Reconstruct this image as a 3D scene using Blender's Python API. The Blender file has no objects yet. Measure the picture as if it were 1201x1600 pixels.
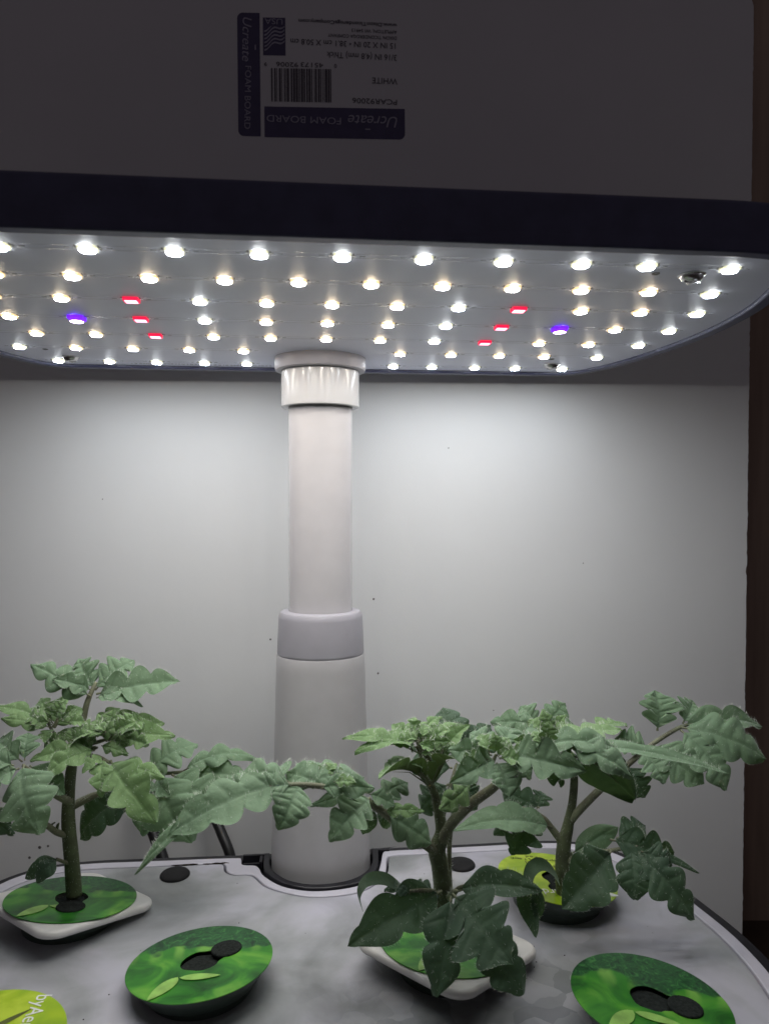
import bpy, math, random
from mathutils import Vector, Matrix, noise
import numpy as np
R = math.radians
random.seed(7)
C = bpy.context.scene.collection
SC = bpy.context.scene
S = 0.01                      # everything below is authored in centimetres

# ------------------------------------------------------------------ camera, world, exposure
cam_d = bpy.data.cameras.new("camera"); cam = bpy.data.objects.new("camera", cam_d); C.objects.link(cam)
cam_d.sensor_fit = 'VERTICAL'; cam_d.sensor_height = 36.0; cam_d.lens = 1155 / 1600 * 36
cam_d.clip_start = 0.005; cam_d.clip_end = 20
cam.location = (0, 0, 0); cam.rotation_euler = (R(89.0), 0, 0)
cam_d.dof.use_dof = True; cam_d.dof.focus_distance = 0.27; cam_d.dof.aperture_fstop = 28
SC.camera = cam
W = bpy.data.worlds.new("World"); SC.world = W; W.use_nodes = True
bg = W.node_tree.nodes['Background']; bg.inputs[0].default_value = (1.0, 0.86, 0.98, 1); bg.inputs[1].default_value = 0.05
SC.view_settings.view_transform = 'Standard'; SC.view_settings.look = 'None'
SC.view_settings.exposure = 0.0; SC.view_settings.gamma = 1.0
SC.cycles.use_light_tree = True
SC.cycles.sample_clamp_indirect = 4.0
SC.cycles.max_bounces = 8; SC.cycles.diffuse_bounces = 5; SC.cycles.transmission_bounces = 6
LED_POWER = 212.0

# ------------------------------------------------------------------ photo geometry (used to survey the place)
F, CX, CY, PITCH = 1155., 600., 800., R(-1.0)
YAW = R(5.5)
def ray(x, y):
    a = (x - CX) / F; b = -(y - CY) / F
    return Vector((a, math.cos(PITCH) - b * math.sin(PITCH), math.sin(PITCH) + b * math.cos(PITCH)))
def P(x, y, D):               # surveyed point at distance D cm
    r = ray(x, y); return r * (D / r.y)
ORG = Vector((-2.7496, 31.8133, -15.5))   # pole axis on the deck
def U2W(v):
    c, s = math.cos(YAW), math.sin(YAW)
    return Vector((v[0] * c - v[1] * s, v[0] * s + v[1] * c, v[2])) + ORG
def W2U(p):
    d = Vector(p) - ORG; c, s = math.cos(YAW), math.sin(YAW)
    return Vector((d.x * c + d.y * s, -d.x * s + d.y * c, d.z))

# ------------------------------------------------------------------ materials
def new_mat(name):
    m = bpy.data.materials.new(name); m.use_nodes = True
    nt = m.node_tree; b = nt.nodes['Principled BSDF']; return m, nt, b
def N(nt, t, **kw):
    n = nt.nodes.new(t)
    for k, v in kw.items():
        if k in n.inputs.keys(): n.inputs[k].default_value = v
        else: setattr(n, k, v)
    return n
def L(nt, a, b): nt.links.new(a, b)
def ramp(nt, fac, stops):
    r = N(nt, 'ShaderNodeValToRGB'); L(nt, fac, r.inputs[0])
    e = r.color_ramp.elements
    while len(e) > 1: e.remove(e[-1])
    e[0].position, e[0].color = stops[0][0], (*stops[0][1], 1)
    for p, c in stops[1:]:
        k = e.new(p); k.color = (*c, 1)
    return r
def coords(nt, scale=100.0, rot=(0, 0, 0), loc=(0, 0, 0)):
    t = N(nt, 'ShaderNodeTexCoord'); m = N(nt, 'ShaderNodeMapping')
    m.inputs['Scale'].default_value = (scale,) * 3; m.inputs['Rotation'].default_value = rot; m.inputs['Location'].default_value = loc
    L(nt, t.outputs['Object'], m.inputs[0]); return m.outputs[0]
def simple(name, col, rough=.5, spec=.5, metal=0, var=.06, nscale=1.5, bump=0.0, bscale=40, coat=0, col2=None, detail=4):
    m, nt, b = new_mat(name)
    co = coords(nt)
    n = N(nt, 'ShaderNodeTexNoise', Scale=nscale, Detail=detail); L(nt, co, n.inputs['Vector'])
    lo = col2 or tuple(max(0, c * (1 - var)) for c in col); hi = tuple(min(1, c * (1 + var)) for c in col)
    r = ramp(nt, n.outputs['Fac'], [(.3, lo), (.7, hi)]); L(nt, r.outputs[0], b.inputs['Base Color'])
    b.inputs['Roughness'].default_value = rough; b.inputs['Specular IOR Level'].default_value = spec
    b.inputs['Metallic'].default_value = metal; b.inputs['Coat Weight'].default_value = coat
    if bump:
        n2 = N(nt, 'ShaderNodeTexNoise', Scale=bscale, Detail=3); L(nt, co, n2.inputs['Vector'])
        bp = N(nt, 'ShaderNodeBump', Strength=bump, Distance=.0002); L(nt, n2.outputs['Fac'], bp.inputs['Height']); L(nt, bp.outputs[0], b.inputs['Normal'])
    return m
def emit(name, col, s):
    m, nt, b = new_mat(name)
    b.inputs['Base Color'].default_value = (*[min(1, c * .8) for c in col], 1)
    b.inputs['Emission Color'].default_value = (*col, 1); b.inputs['Emission Strength'].default_value = s
    return m

M = {}
M['white_plastic'] = simple('white_plastic', (.54, .54, .55), .17, .5, var=.02, bump=.05, bscale=3)
M['deck_rim'] = simple('deck_rim', (.58, .57, .64), .25, .5, var=.05, nscale=.5)
M['pole_white'] = simple('pole_white', (.52, .51, .52), .38, .5, var=.025, bump=.05, bscale=3)
M['cap_grey'] = simple('cap_grey', (.40, .39, .43), .45, .4, var=.03, bump=.1, bscale=30)
M['tube_white'] = simple('tube_white', (.58, .565, .58), .14, .5, var=.02)
M['black_plastic'] = simple('black_plastic', (.012, .012, .016), .38, .5, var=.3, bump=.1, bscale=30)
M['rubber'] = simple('rubber', (.012, .012, .013), .7, .3, var=.3, bump=.4, bscale=30)
M['hood_glare_tint'] = simple('hood_glare_tint', (.075, .08, .15), .4, .5, var=.15, bump=.1, bscale=20)  # black hood; camera glare is painted in as a lighter blue tone
M['panel_white'] = simple('panel_white', (.82, .84, .99), .44, .45, var=.015)
M['trace'] = simple('trace', (.5, .52, .6), .3, .5, var=.02)
M['trace_dark'] = simple('trace_dark', (.12, .12, .13), .5, .3, var=.1)
M['chrome'] = simple('chrome', (.6, .6, .6), .22, .5, 1.0, var=.1, bump=.2, bscale=20)
M['sponge'] = simple('sponge', (.022, .026, .024), .95, .1, var=.4, nscale=12, bump=1.0, bscale=25)
M['skirt'] = simple('skirt', (.045, .065, .052), .35, .5, var=.2)
M['pod_white'] = simple('pod_white', (.72, .71, .68), .4, .5, var=.05, bump=.05, bscale=3)
M['print_white'] = simple('print_white', (.8, .82, .78), .35, .4, var=.05)
M['print_olive'] = simple('print_olive', (.10, .12, .03), .35, .4, var=.1)
M['print_pale'] = simple('print_pale', (.30, .55, .12), .3, .5, var=.25, nscale=2)
M['ink'] = simple('ink', (.09, .08, .16), .5, .4, var=.1)
M['ink_black'] = simple('ink_black', (.10, .09, .11), .5, .4, var=.1)
M['ink_white'] = simple('ink_white', (.42, .41, .50), .5, .4, var=.1)
M['cable'] = simple('cable', (.010, .010, .011), .45, .5, var=.2)
M['dirt'] = simple('dirt', (.035, .028, .02), .9, .2, var=.4, nscale=8)
M['speck'] = simple('speck', (.12, .11, .11), .8, .2)
M['led_body_warm'] = emit('led_body_warm', (1.0, .72, .38), 1.1)
M['led_body_cool'] = emit('led_body_cool', (.95, .92, .62), 1.0)
M['led_body_red'] = emit('led_body_red', (1.0, .010, .07), 1.0)
M['led_body_violet'] = emit('led_body_violet', (.16, .01, 1.0), 1.2)
M['led_warm'] = emit('led_warm', (1.0, .93, .85), LED_POWER)
M['led_cool'] = emit('led_cool', (.86, .93, 1.0), LED_POWER)
M['lens_warm'] = emit('lens_warm', (1.0, .86, .62), 20.0)
M['lens_cool'] = emit('lens_cool', (.92, .96, 1.0), 20.0)
M['lens_red'] = emit('lens_red', (1.0, .02, .07), 2.0)
M['lens_violet'] = emit('lens_violet', (.18, .015, 1.0), 1.5)
M['led_red'] = emit('led_red', (1.0, .22, .32), 6.0)
M['led_violet'] = emit('led_violet', (.62, .42, 1.0), 22.0)

def mat_board():
    m, nt, b = new_mat('foam_board_paper'); co = coords(nt)
    n = N(nt, 'ShaderNodeTexNoise', Scale=.12, Detail=6); L(nt, co, n.inputs['Vector'])
    r = ramp(nt, n.outputs['Fac'], [(.3, (.72, .73, .735)), (.7, (.765, .775, .78))]); L(nt, r.outputs[0], b.inputs['Base Color'])
    n2 = N(nt, 'ShaderNodeTexNoise', Scale=1.2, Detail=8); L(nt, co, n2.inputs['Vector'])
    bp = N(nt, 'ShaderNodeBump', Strength=.06, Distance=.002); L(nt, n2.outputs['Fac'], bp.inputs['Height']); L(nt, bp.outputs[0], b.inputs['Normal'])
    b.inputs['Roughness'].default_value = .5; b.inputs['Specular IOR Level'].default_value = .35
    return m
M['board'] = mat_board()
M['foam_edge'] = simple('foam_edge', (.78, .77, .74), .8, .2, var=.1, nscale=6, bump=1, bscale=12)

def mat_deck():
    m, nt, b = new_mat('deck_sticker'); co = coords(nt)
    n = N(nt, 'ShaderNodeTexNoise', Scale=.22, Detail=5, Roughness=.5, Distortion=.7); L(nt, co, n.inputs['Vector'])
    r = ramp(nt, n.outputs['Fac'], [(.25, (.26, .28, .275)), (.45, (.40, .41, .43)), (.56, (.49, .49, .54)), (.75, (.55, .54, .63))])
    # angular ice-like patches of the print, toward the front right
    v = N(nt, 'ShaderNodeTexVoronoi', Scale=1.15); v.feature = 'F1'
    w = N(nt, 'ShaderNodeTexNoise', Scale=.6, Detail=3); L(nt, co, w.inputs['Vector'])
    add = N(nt, 'ShaderNodeVectorMath', operation='ADD'); L(nt, co, add.inputs[0]); L(nt, w.outputs['Color'], add.inputs[1]); L(nt, add.outputs[0], v.inputs['Vector'])
    r2 = ramp(nt, v.outputs['Color'], [(.1, (.09, .105, .095)), (.5, (.20, .215, .205)), (.9, (.40, .40, .41))])
    sep = N(nt, 'ShaderNodeSeparateXYZ'); L(nt, co, sep.inputs[0])
    # dark spot of print, with part of the plants' shade painted in
    d = N(nt, 'ShaderNodeVectorMath', operation='DISTANCE'); L(nt, co, d.inputs[0]); d.inputs[1].default_value = (5.2, -11.0, 0)
    nn = N(nt, 'ShaderNodeTexNoise', Scale=.5, Detail=4); L(nt, co, nn.inputs['Vector'])
    ma = N(nt, 'ShaderNodeMath', operation='MULTIPLY_ADD'); L(nt, nn.outputs['Fac'], ma.inputs[0]); ma.inputs[1].default_value = 7.0; L(nt, d.outputs['Value'], ma.inputs[2])
    mk = N(nt, 'ShaderNodeMapRange'); L(nt, ma.outputs[0], mk.inputs['Value']); mk.inputs['From Min'].default_value = 6.5; mk.inputs['From Max'].default_value = 10.5
    mk.inputs['To Min'].default_value = .6; mk.inputs['To Max'].default_value = 0
    mx = N(nt, 'ShaderNodeMix', data_type='RGBA'); L(nt, mk.outputs[0], mx.inputs['Factor']); L(nt, r.outputs[0], mx.inputs[6]); L(nt, r2.outputs[0], mx.inputs[7])
    # darker mottling over the middle right: water print plus painted plant shade
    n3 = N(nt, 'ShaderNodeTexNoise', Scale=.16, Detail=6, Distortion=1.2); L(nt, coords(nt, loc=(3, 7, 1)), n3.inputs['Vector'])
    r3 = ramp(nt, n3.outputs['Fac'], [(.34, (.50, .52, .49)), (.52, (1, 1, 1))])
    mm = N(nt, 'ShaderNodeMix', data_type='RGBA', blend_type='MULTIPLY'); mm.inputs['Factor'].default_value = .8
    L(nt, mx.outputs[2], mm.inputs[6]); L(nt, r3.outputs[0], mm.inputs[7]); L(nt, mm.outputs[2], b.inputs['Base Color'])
    n4 = N(nt, 'ShaderNodeTexNoise', Scale=4.0, Detail=8); L(nt, co, n4.inputs['Vector'])
    r4 = ramp(nt, n4.outputs['Fac'], [(.3, (.28,) * 3), (.7, (.46,) * 3)]); L(nt, r4.outputs[0], b.inputs['Roughness'])
    b.inputs['Specular IOR Level'].default_value = .4
    return m
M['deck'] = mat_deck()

def mat_label(name, seed, yellow=False):
    m, nt, b = new_mat(name); co = coords(nt, loc=(seed * 3.1, seed * 1.7, seed))
    co0 = coords(nt)
    n = N(nt, 'ShaderNodeTexNoise', Scale=.7, Detail=4, Distortion=1.2); L(nt, co, n.inputs['Vector'])
    if yellow:
        r = ramp(nt, n.outputs['Fac'], [(.3, (.20, .38, .02)), (.5, (.36, .52, .02)), (.7, (.52, .66, .06))])
        L(nt, r.outputs[0], b.inputs['Base Color'])
    else:
        r = ramp(nt, n.outputs['Fac'], [(.28, (.008, .07, .010)), (.45, (.03, .20, .018)), (.56, (.07, .31, .025)), (.72, (.17, .44, .05))])
        # crinkled dark foliage on the far edge of the print
        n2 = N(nt, 'ShaderNodeTexNoise', Scale=2.6, Detail=7, Roughness=.7, Distortion=2.2); L(nt, co, n2.inputs['Vector'])
        r2 = ramp(nt, n2.outputs['Fac'], [(.35, (.006, .03, .012)), (.55, (.02, .12, .03)), (.72, (.10, .32, .08))])
        sep = N(nt, 'ShaderNodeSeparateXYZ'); L(nt, co0, sep.inputs[0])
        n3 = N(nt, 'ShaderNodeTexNoise', Scale=.9, Detail=2); L(nt, co, n3.inputs['Vector'])
        ma = N(nt, 'ShaderNodeMath', operation='MULTIPLY_ADD'); L(nt, n3.outputs['Fac'], ma.inputs[0]); ma.inputs[1].default_value = 3.0; L(nt, sep.outputs['Y'], ma.inputs[2])
        mk = N(nt, 'ShaderNodeMapRange'); L(nt, ma.outputs[0], mk.inputs['Value']); mk.inputs['From Min'].default_value = 2.15; mk.inputs['From Max'].default_value = 2.4
        # pale ribs of a cabbage leaf
        wv = N(nt, 'ShaderNodeTexWave', Scale=.38, Distortion=5.5, Detail=2.5); wv.bands_direction = 'X'; L(nt, co, wv.inputs['Vector'])
        r5 = ramp(nt, wv.outputs['Fac'], [(.3, (.04, .25, .02)), (.9, (.22, .50, .08))])
        mk5 = N(nt, 'ShaderNodeMapRange'); L(nt, sep.outputs['Y'], mk5.inputs['Value']); mk5.inputs['From Min'].default_value = .1; mk5.inputs['From Max'].default_value = .8; mk5.inputs['To Max'].default_value = .8
        m1 = N(nt, 'ShaderNodeMix', data_type='RGBA'); L(nt, mk5.outputs[0], m1.inputs['Factor']); L(nt, r.outputs[0], m1.inputs[6]); L(nt, r5.outputs[0], m1.inputs[7])
        m2 = N(nt, 'ShaderNodeMix', data_type='RGBA'); L(nt, mk.outputs[0], m2.inputs['Factor']); L(nt, m1.outputs[2], m2.inputs[6]); L(nt, r2.outputs[0], m2.inputs[7])
        L(nt, m2.outputs[2], b.inputs['Base Color'])
    b.inputs['Roughness'].default_value = .3; b.inputs['Specular IOR Level'].default_value = .45
    return m

def mat_leaf(name, dark, light, vein, under):
    m, nt, b = new_mat(name); co = coords(nt)
    uv = N(nt, 'ShaderNodeUVMap')
    n = N(nt, 'ShaderNodeTexNoise', Scale=.8, Detail=5); L(nt, co, n.inputs['Vector'])
    r = ramp(nt, n.outputs['Fac'], [(.3, dark), (.7, light)])
    at = N(nt, 'ShaderNodeAttribute'); at.attribute_name = 'vein'
    mx = N(nt, 'ShaderNodeMix', data_type='RGBA'); L(nt, at.outputs['Fac'], mx.inputs['Factor']); L(nt, r.outputs[0], mx.inputs[6]); mx.inputs[7].default_value = (*vein, 1)
    vo = N(nt, 'ShaderNodeTexVoronoi', Scale=4.5); vo.feature = 'DISTANCE_TO_EDGE'; L(nt, co, vo.inputs['Vector'])
    rv = ramp(nt, vo.outputs['Distance'], [(0, (.88,) * 3), (.12, (1.0,) * 3)])
    mu = N(nt, 'ShaderNodeMix', data_type='RGBA', blend_type='MULTIPLY'); mu.inputs['Factor'].default_value = .6
    L(nt, mx.outputs[2], mu.inputs[6]); L(nt, rv.outputs[0], mu.inputs[7])
    geo = N(nt, 'ShaderNodeNewGeometry')
    bk = N(nt, 'ShaderNodeMix', data_type='RGBA'); L(nt, geo.outputs['Backfacing'], bk.inputs['Factor']); L(nt, mu.outputs[2], bk.inputs[6]); bk.inputs[7].default_value = (*under, 1)
    L(nt, bk.outputs[2], b.inputs['Base Color'])
    b.inputs['Roughness'].default_value = .58; b.inputs['Specular IOR Level'].default_value = .32
    b.inputs['Sheen Weight'].default_value = .5; b.inputs['Sheen Roughness'].default_value = .45; b.inputs['Sheen Tint'].default_value = (.85, 1, .9, 1)
    n2 = N(nt, 'ShaderNodeTexNoise', Scale=9, Detail=4); L(nt, co, n2.inputs['Vector'])
    ad = N(nt, 'ShaderNodeMath', operation='MULTIPLY_ADD'); L(nt, rv.outputs[0], ad.inputs[0]); ad.inputs[1].default_value = .9; L(nt, n2.outputs['Fac'], ad.inputs[2])
    bp = N(nt, 'ShaderNodeBump', Strength=.35, Distance=.0003); L(nt, ad.outputs[0], bp.inputs['Height']); L(nt, bp.outputs[0], b.inputs['Normal'])
    tr = N(nt, 'ShaderNodeBsdfTranslucent'); tr.inputs[0].default_value = (.12, .24, .05, 1); L(nt, bp.outputs[0], tr.inputs['Normal'])
    ms = N(nt, 'ShaderNodeMixShader'); ms.inputs[0].default_value = .22
    out = nt.nodes['Material Output']; L(nt, b.outputs[0], ms.inputs[1]); L(nt, tr.outputs[0], ms.inputs[2]); L(nt, ms.outputs[0], out.inputs[0])
    return m
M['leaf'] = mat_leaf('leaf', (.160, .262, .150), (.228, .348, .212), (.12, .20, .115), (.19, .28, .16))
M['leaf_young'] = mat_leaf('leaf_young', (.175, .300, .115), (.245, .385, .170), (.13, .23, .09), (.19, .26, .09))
M['leaf_old'] = mat_leaf('leaf_old', (.036, .074, .044), (.074, .130, .078), (.10, .16, .10), (.05, .09, .05))  # dark leaf colour; also paints shade into undersides turned from the light
M['stem'] = simple('stem', (.100, .125, .062), .55, .4, var=.3, nscale=2.0, bump=.5, bscale=15, col2=(.070, .078, .045))
M['stem_young'] = simple('stem_young', (.17, .19, .115), .55, .4, var=.3, nscale=2.0, bump=.5, bscale=15, col2=(.13, .125, .085))
M['hair'] = simple('hair', (.62, .68, .58), .5, .5)

def mat_wall():
    m, nt, b = new_mat('brown_cabinet'); co = coords(nt)
    mp = N(nt, 'ShaderNodeMapping'); L(nt, co, mp.inputs[0]); mp.inputs['Scale'].default_value = (1.2, 1.2, .08)
    n = N(nt, 'ShaderNodeTexNoise', Scale=1.0, Detail=6); L(nt, mp.outputs[0], n.inputs['Vector'])
    r = ramp(nt, n.outputs['Fac'], [(.3, (.30, .215, .16)), (.7, (.46, .345, .26))]); L(nt, r.outputs[0], b.inputs['Base Color'])
    b.inputs['Roughness'].default_value = .55
    return m
M['wall'] = mat_wall()
M['table'] = simple('table', (.05, .035, .025), .4, .5, var=.3, nscale=.4)

# ------------------------------------------------------------------ object helpers
def tag(o, label=None, cat=None, group=None, kind=None):
    if label: o['label'] = label
    if cat: o['category'] = cat
    if group: o['group'] = group
    if kind: o['kind'] = kind
    return o
def empty(name, loc, rz=0, parent=None):
    o = bpy.data.objects.new(name, None); C.objects.link(o); o.location = Vector(loc) * S; o.rotation_euler = (0, 0, rz)
    o.empty_display_size = .01; o.parent = parent; return o
def mesh_obj(name, verts, faces, mats, parent=None, smooth=True, fm=None, loc=None):
    me = bpy.data.meshes.new(name); me.from_pydata([tuple(Vector(v) * S) for v in verts], [], faces)
    for m in (mats if isinstance(mats, (list, tuple)) else [mats]): me.materials.append(M[m] if isinstance(m, str) else m)
    if fm: me.polygons.foreach_set('material_index', fm)
    me.polygons.foreach_set('use_smooth', [smooth] * len(me.polygons)); me.update()
    o = bpy.data.objects.new(name, me); C.objects.link(o); o.parent = parent
    if loc is not None: o.location = Vector(loc) * S
    return o
def sharp(o, ang=35):
    me = o.data; me.set_sharp_from_angle(angle=R(ang)); return o
class MB:
    def __init__(s): s.v = []; s.f = []; s.m = []
    def add(s, vs, fs, mi=0):
        k = len(s.v); s.v += [Vector(v) for v in vs]; s.f += [tuple(i + k for i in f) for f in fs]; s.m += [mi] * len(fs)
    def lathe(s, prof, n=48, c=(0, 0), mi=0, cap0=False, cap1=False, sy=1.0, M4=None):
        vs = []; fs = []
        for (r, z) in prof:
            for i in range(n):
                a = 2 * math.pi * i / n; v = Vector((c[0] + r * math.cos(a), c[1] + r * sy * math.sin(a), z)); vs.append(M4 @ v if M4 else v)
        for j in range(len(prof) - 1):
            for i in range(n): a = j * n + i; b = j * n + (i + 1) % n; fs.append((a, b, b + n, a + n))
        if cap0: fs.append(tuple(reversed(range(n))))
        if cap1: fs.append(tuple(range((len(prof) - 1) * n, len(prof) * n)))
        s.add(vs, fs, mi)
    def box(s, lo, hi, mi=0, bev=0):
        x0, y0, z0 = lo; x1, y1, z1 = hi
        s.add([(x0, y0, z0), (x1, y0, z0), (x1, y1, z0), (x0, y1, z0), (x0, y0, z1), (x1, y0, z1), (x1, y1, z1), (x0, y1, z1)],
              [(3, 2, 1, 0), (4, 5, 6, 7), (0, 1, 5, 4), (1, 2, 6, 5), (2, 3, 7, 6), (3, 0, 4, 7)], mi)
    def tube(s, pts, rad, n=10, mi=0, caps=True):
        pts = [Vector(p) for p in pts]; vs = []; fs = []
        up = Vector((0, 0, 1))
        t0 = (pts[1] - pts[0]).normalized()
        a = t0.orthogonal().normalized()
        for i, p in enumerate(pts):
            t = (pts[min(i + 1, len(pts) - 1)] - pts[max(i - 1, 0)]).normalized()
            a = (a - t * a.dot(t)).normalized(); b = t.cross(a)
            r = rad[i] if isinstance(rad, (list, tuple)) else rad
            for k in range(n):
                w = 2 * math.pi * k / n; vs.append(p + (a * math.cos(w) + b * math.sin(w)) * r)
        for j in range(len(pts) - 1):
            for k in range(n): q = j * n + k; q2 = j * n + (k + 1) % n; fs.append((q, q2, q2 + n, q + n))
        if caps: fs += [tuple(reversed(range(n))), tuple(range((len(pts) - 1) * n, len(pts) * n))]
        s.add(vs, fs, mi)
    def build(s, name, mats, parent=None, smooth=True, loc=None):
        return mesh_obj(name, s.v, s.f, mats, parent, smooth, s.m, loc)
def spline(pts, n=8, closed=False):
    pts = [Vector(p) for p in pts]; out = []; m = len(pts)
    rng = m if closed else m - 1
    for i in range(rng):
        g = (lambda k: pts[k % m]) if closed else (lambda k: pts[max(0, min(m - 1, k))])
        p0, p1, p2, p3 = g(i - 1), g(i), g(i + 1), g(i + 2)
        for k in range(n):
            t = k / n; out.append(.5 * ((2 * p1) + (p2 - p0) * t + (2 * p0 - 5 * p1 + 4 * p2 - p3) * t * t + (3 * p1 - p0 - 3 * p2 + p3) * t ** 3))
    if not closed: out.append(pts[-1].copy())
    return out
def offset(poly, d):                      # outward for a counter-clockwise polygon
    n = len(poly); out = []
    for i in range(n):
        t = (poly[(i + 1) % n] - poly[i - 1]); t.normalize(); out.append(Vector((poly[i].x + t.y * d, poly[i].y - t.x * d, 0)))
    return out
def plate(name, outlines, z0, z1, bevel, mats, parent, res=2, loc=None):
    cu = bpy.data.curves.new('tmp', 'CURVE'); cu.dimensions = '2D'; cu.fill_mode = 'BOTH'
    th = (z1 - z0) / 2; cu.extrude = max(1e-5, th - bevel) * S; cu.bevel_depth = bevel * S; cu.bevel_resolution = res; cu.offset = -bevel * S
    for o in outlines:
        sp = cu.splines.new('POLY'); sp.points.add(len(o) - 1)
        for i, p in enumerate(o): sp.points[i].co = (p[0] * S, p[1] * S, 0, 1)
        sp.use_cyclic_u = True
    ob = bpy.data.objects.new('tmp', cu); C.objects.link(ob)
    me = bpy.data.meshes.new_from_object(ob.evaluated_get(bpy.context.evaluated_depsgraph_get()))
    bpy.data.objects.remove(ob); bpy.data.curves.remove(cu)
    zc = (z0 + z1) / 2 * S
    for v in me.vertices: v.co.z += zc
    me.materials.clear()
    for m in (mats if isinstance(mats, (list, tuple)) else [mats]): me.materials.append(M[m] if isinstance(m, str) else m)
    me.polygons.foreach_set('use_smooth', [True] * len(me.polygons)); me.name = name
    me.set_sharp_from_angle(angle=R(30))
    o = bpy.data.objects.new(name, me); C.objects.link(o); o.parent = parent
    if loc is not None: o.location = Vector(loc) * S
    return o
def text(name, s, size, mat, parent, mtx, shear=0, sx=1.0, spacing=1.0, align='LEFT', bold=0.0):
    cu = bpy.data.curves.new('tmp', 'FONT'); cu.body = s; cu.size = size * S; cu.shear = shear; cu.space_character = spacing
    cu.align_x = align; cu.offset = bold * S; cu.resolution_u = 3; cu.extrude = .004 * S
    ob = bpy.data.objects.new('tmp', cu); C.objects.link(ob)
    me = bpy.data.meshes.new_from_object(ob.evaluated_get(bpy.context.evaluated_depsgraph_get()))
    bpy.data.objects.remove(ob); bpy.data.curves.remove(cu)
    me.transform(Matrix.Diagonal((sx, 1, 1, 1))); me.transform(mtx)
    me.materials.clear(); me.materials.append(M[mat]); me.name = name
    o = bpy.data.objects.new(name, me); C.objects.link(o); o.parent = parent
    return o
def circle(r, n=64, c=(0, 0)): return [Vector((c[0] + r * math.cos(2 * math.pi * i / n), c[1] + r * math.sin(2 * math.pi * i / n), 0)) for i in range(n)]

# ------------------------------------------------------------------ setting
table = mesh_obj('table', [(-60, -25, -25.9), (60, -25, -25.9), (60, 58, -25.9), (-60, 58, -25.9)], [(0, 1, 2, 3)], 'table'); tag(table, kind='structure')
wb = MB(); wb.box((-60, 45, -26), (60, 47, 60)); wall = wb.build('wall', 'wall', smooth=False); tag(wall, kind='structure')

# ------------------------------------------------------------------ foam board
BYAW = R(2.6)
bd = empty('foam_board', (0, 37.2, -25.9), BYAW)
tag(bd, 'tall white foam board standing upright behind the planter as a backdrop', 'foam board')
def on_board(x, y):                        # photo point on the board face -> board coordinates (x across, z up)
    r = ray(x, y); n = Vector((-math.sin(BYAW), math.cos(BYAW), 0)); o = Vector((0, 37.2, -25.9))
    p = r * (o.dot(n) / r.dot(n)); d = p - o
    return Vector((d.x * math.cos(BYAW) + d.y * math.sin(BYAW), d.z))
XR = on_board(1168, 700).x; XL = XR - 38.1; ZT = on_board(1168, -4).y
def board():
    b = MB(); nz = 260; vs = []; rows = 0
    rr = random.Random(3)
    for i in range(nz + 1):
        z = ZT * i / nz
        j = (noise.noise(Vector((0, 0, z * .9))) * .05 + noise.noise(Vector((5, 0, z * 4))) * .05) * (1 if z > 2 else 0)
        if abs(z - 22.2) < .25: j -= .10 * (1 - abs(z - 22.2) / .25)
        lean = (z - 25) * .004
        cut = max(0, z - (ZT - .45)) ** 1.6 * .6
        xr = XR + j * .7 + lean - cut
        vs += [(XL, 0, z), (xr - .03, 0, z), (xr, .04, z), (xr - .02 + j * .4, .44, z), (xr - .03, .48, z), (XL, .48, z)]
    fs = []; fm = []
    for i in range(nz):
        for k in range(6):
            a = i * 6 + k; c = i * 6 + (k + 1) % 6; fs.append((a, c, c + 6, a + 6)); fm.append(1 if k in (1, 2, 3) else 0)
    fs += [tuple(reversed(range(6))), tuple(range(nz * 6, nz * 6 + 6))]; fm += [1, 1]
    o = mesh_obj('board', vs, fs, ['board', 'foam_edge'], bd, False, fm); return o
board()
def bquad(mb, x0, y0, x1, y1, rad=0, dy=-.012):
    pass
def bpoly(name, pts, mat, dy=-.01):        # printed flat patch on the board
    q = [on_board(*p) for p in pts]
    return mesh_obj(name, [(p.x, dy, p.y) for p in q], [tuple(range(len(q)))], mat, bd, False)
def round_rect(x0, y0, x1, y1, corners, r=9):   # corners: set of 'tl','tr','br','bl' rounded
    pts = []
    for nm, cx, cy, a0 in (('tl', x0 + r, y0 + r, 180), ('tr', x1 - r, y0 + r, 270), ('br', x1 - r, y1 - r, 0), ('bl', x0 + r, y1 - r, 90)):
        if nm in corners:
            for k in range(7):
                a = R(a0 + 90 * k / 6); pts.append((cx + r * math.cos(a), cy + r * math.sin(a)))
        else: pts.append(({'l': x0, 'r': x1}[nm[1]], {'t': y0, 'b': y1}[nm[0]]))
    return pts
def warp(pts):                              # the sticker sits slightly turned on the board
    return [(x + (y - 115) * .010, y + (x - 500) * .018) for x, y in pts]
bpoly('label_bar', warp(round_rect(371, 22, 406, 215, ('tl', 'bl'))), 'ink')
bpoly('label_bar', warp(round_rect(412, 168, 631, 216, ('br',))), 'ink')
bpoly('emblem', warp([(411, 29), (446, 29), (446, 88), (411, 88)]), 'ink')
for k in range(6):
    a = k * 6.5
    st = [(413 + t, 47 + a * .9 + math.sin(t * .25 + 1) * 3.2 - t * .42) for t in range(0, 33, 4)]
    st2 = [(x, y + 2.6) for x, y in reversed(st)]
    st = [(x, min(86, max(42, y))) for x, y in st + st2]
    bpoly('emblem_stripe', warp(st), 'ink_white', -.02)
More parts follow.
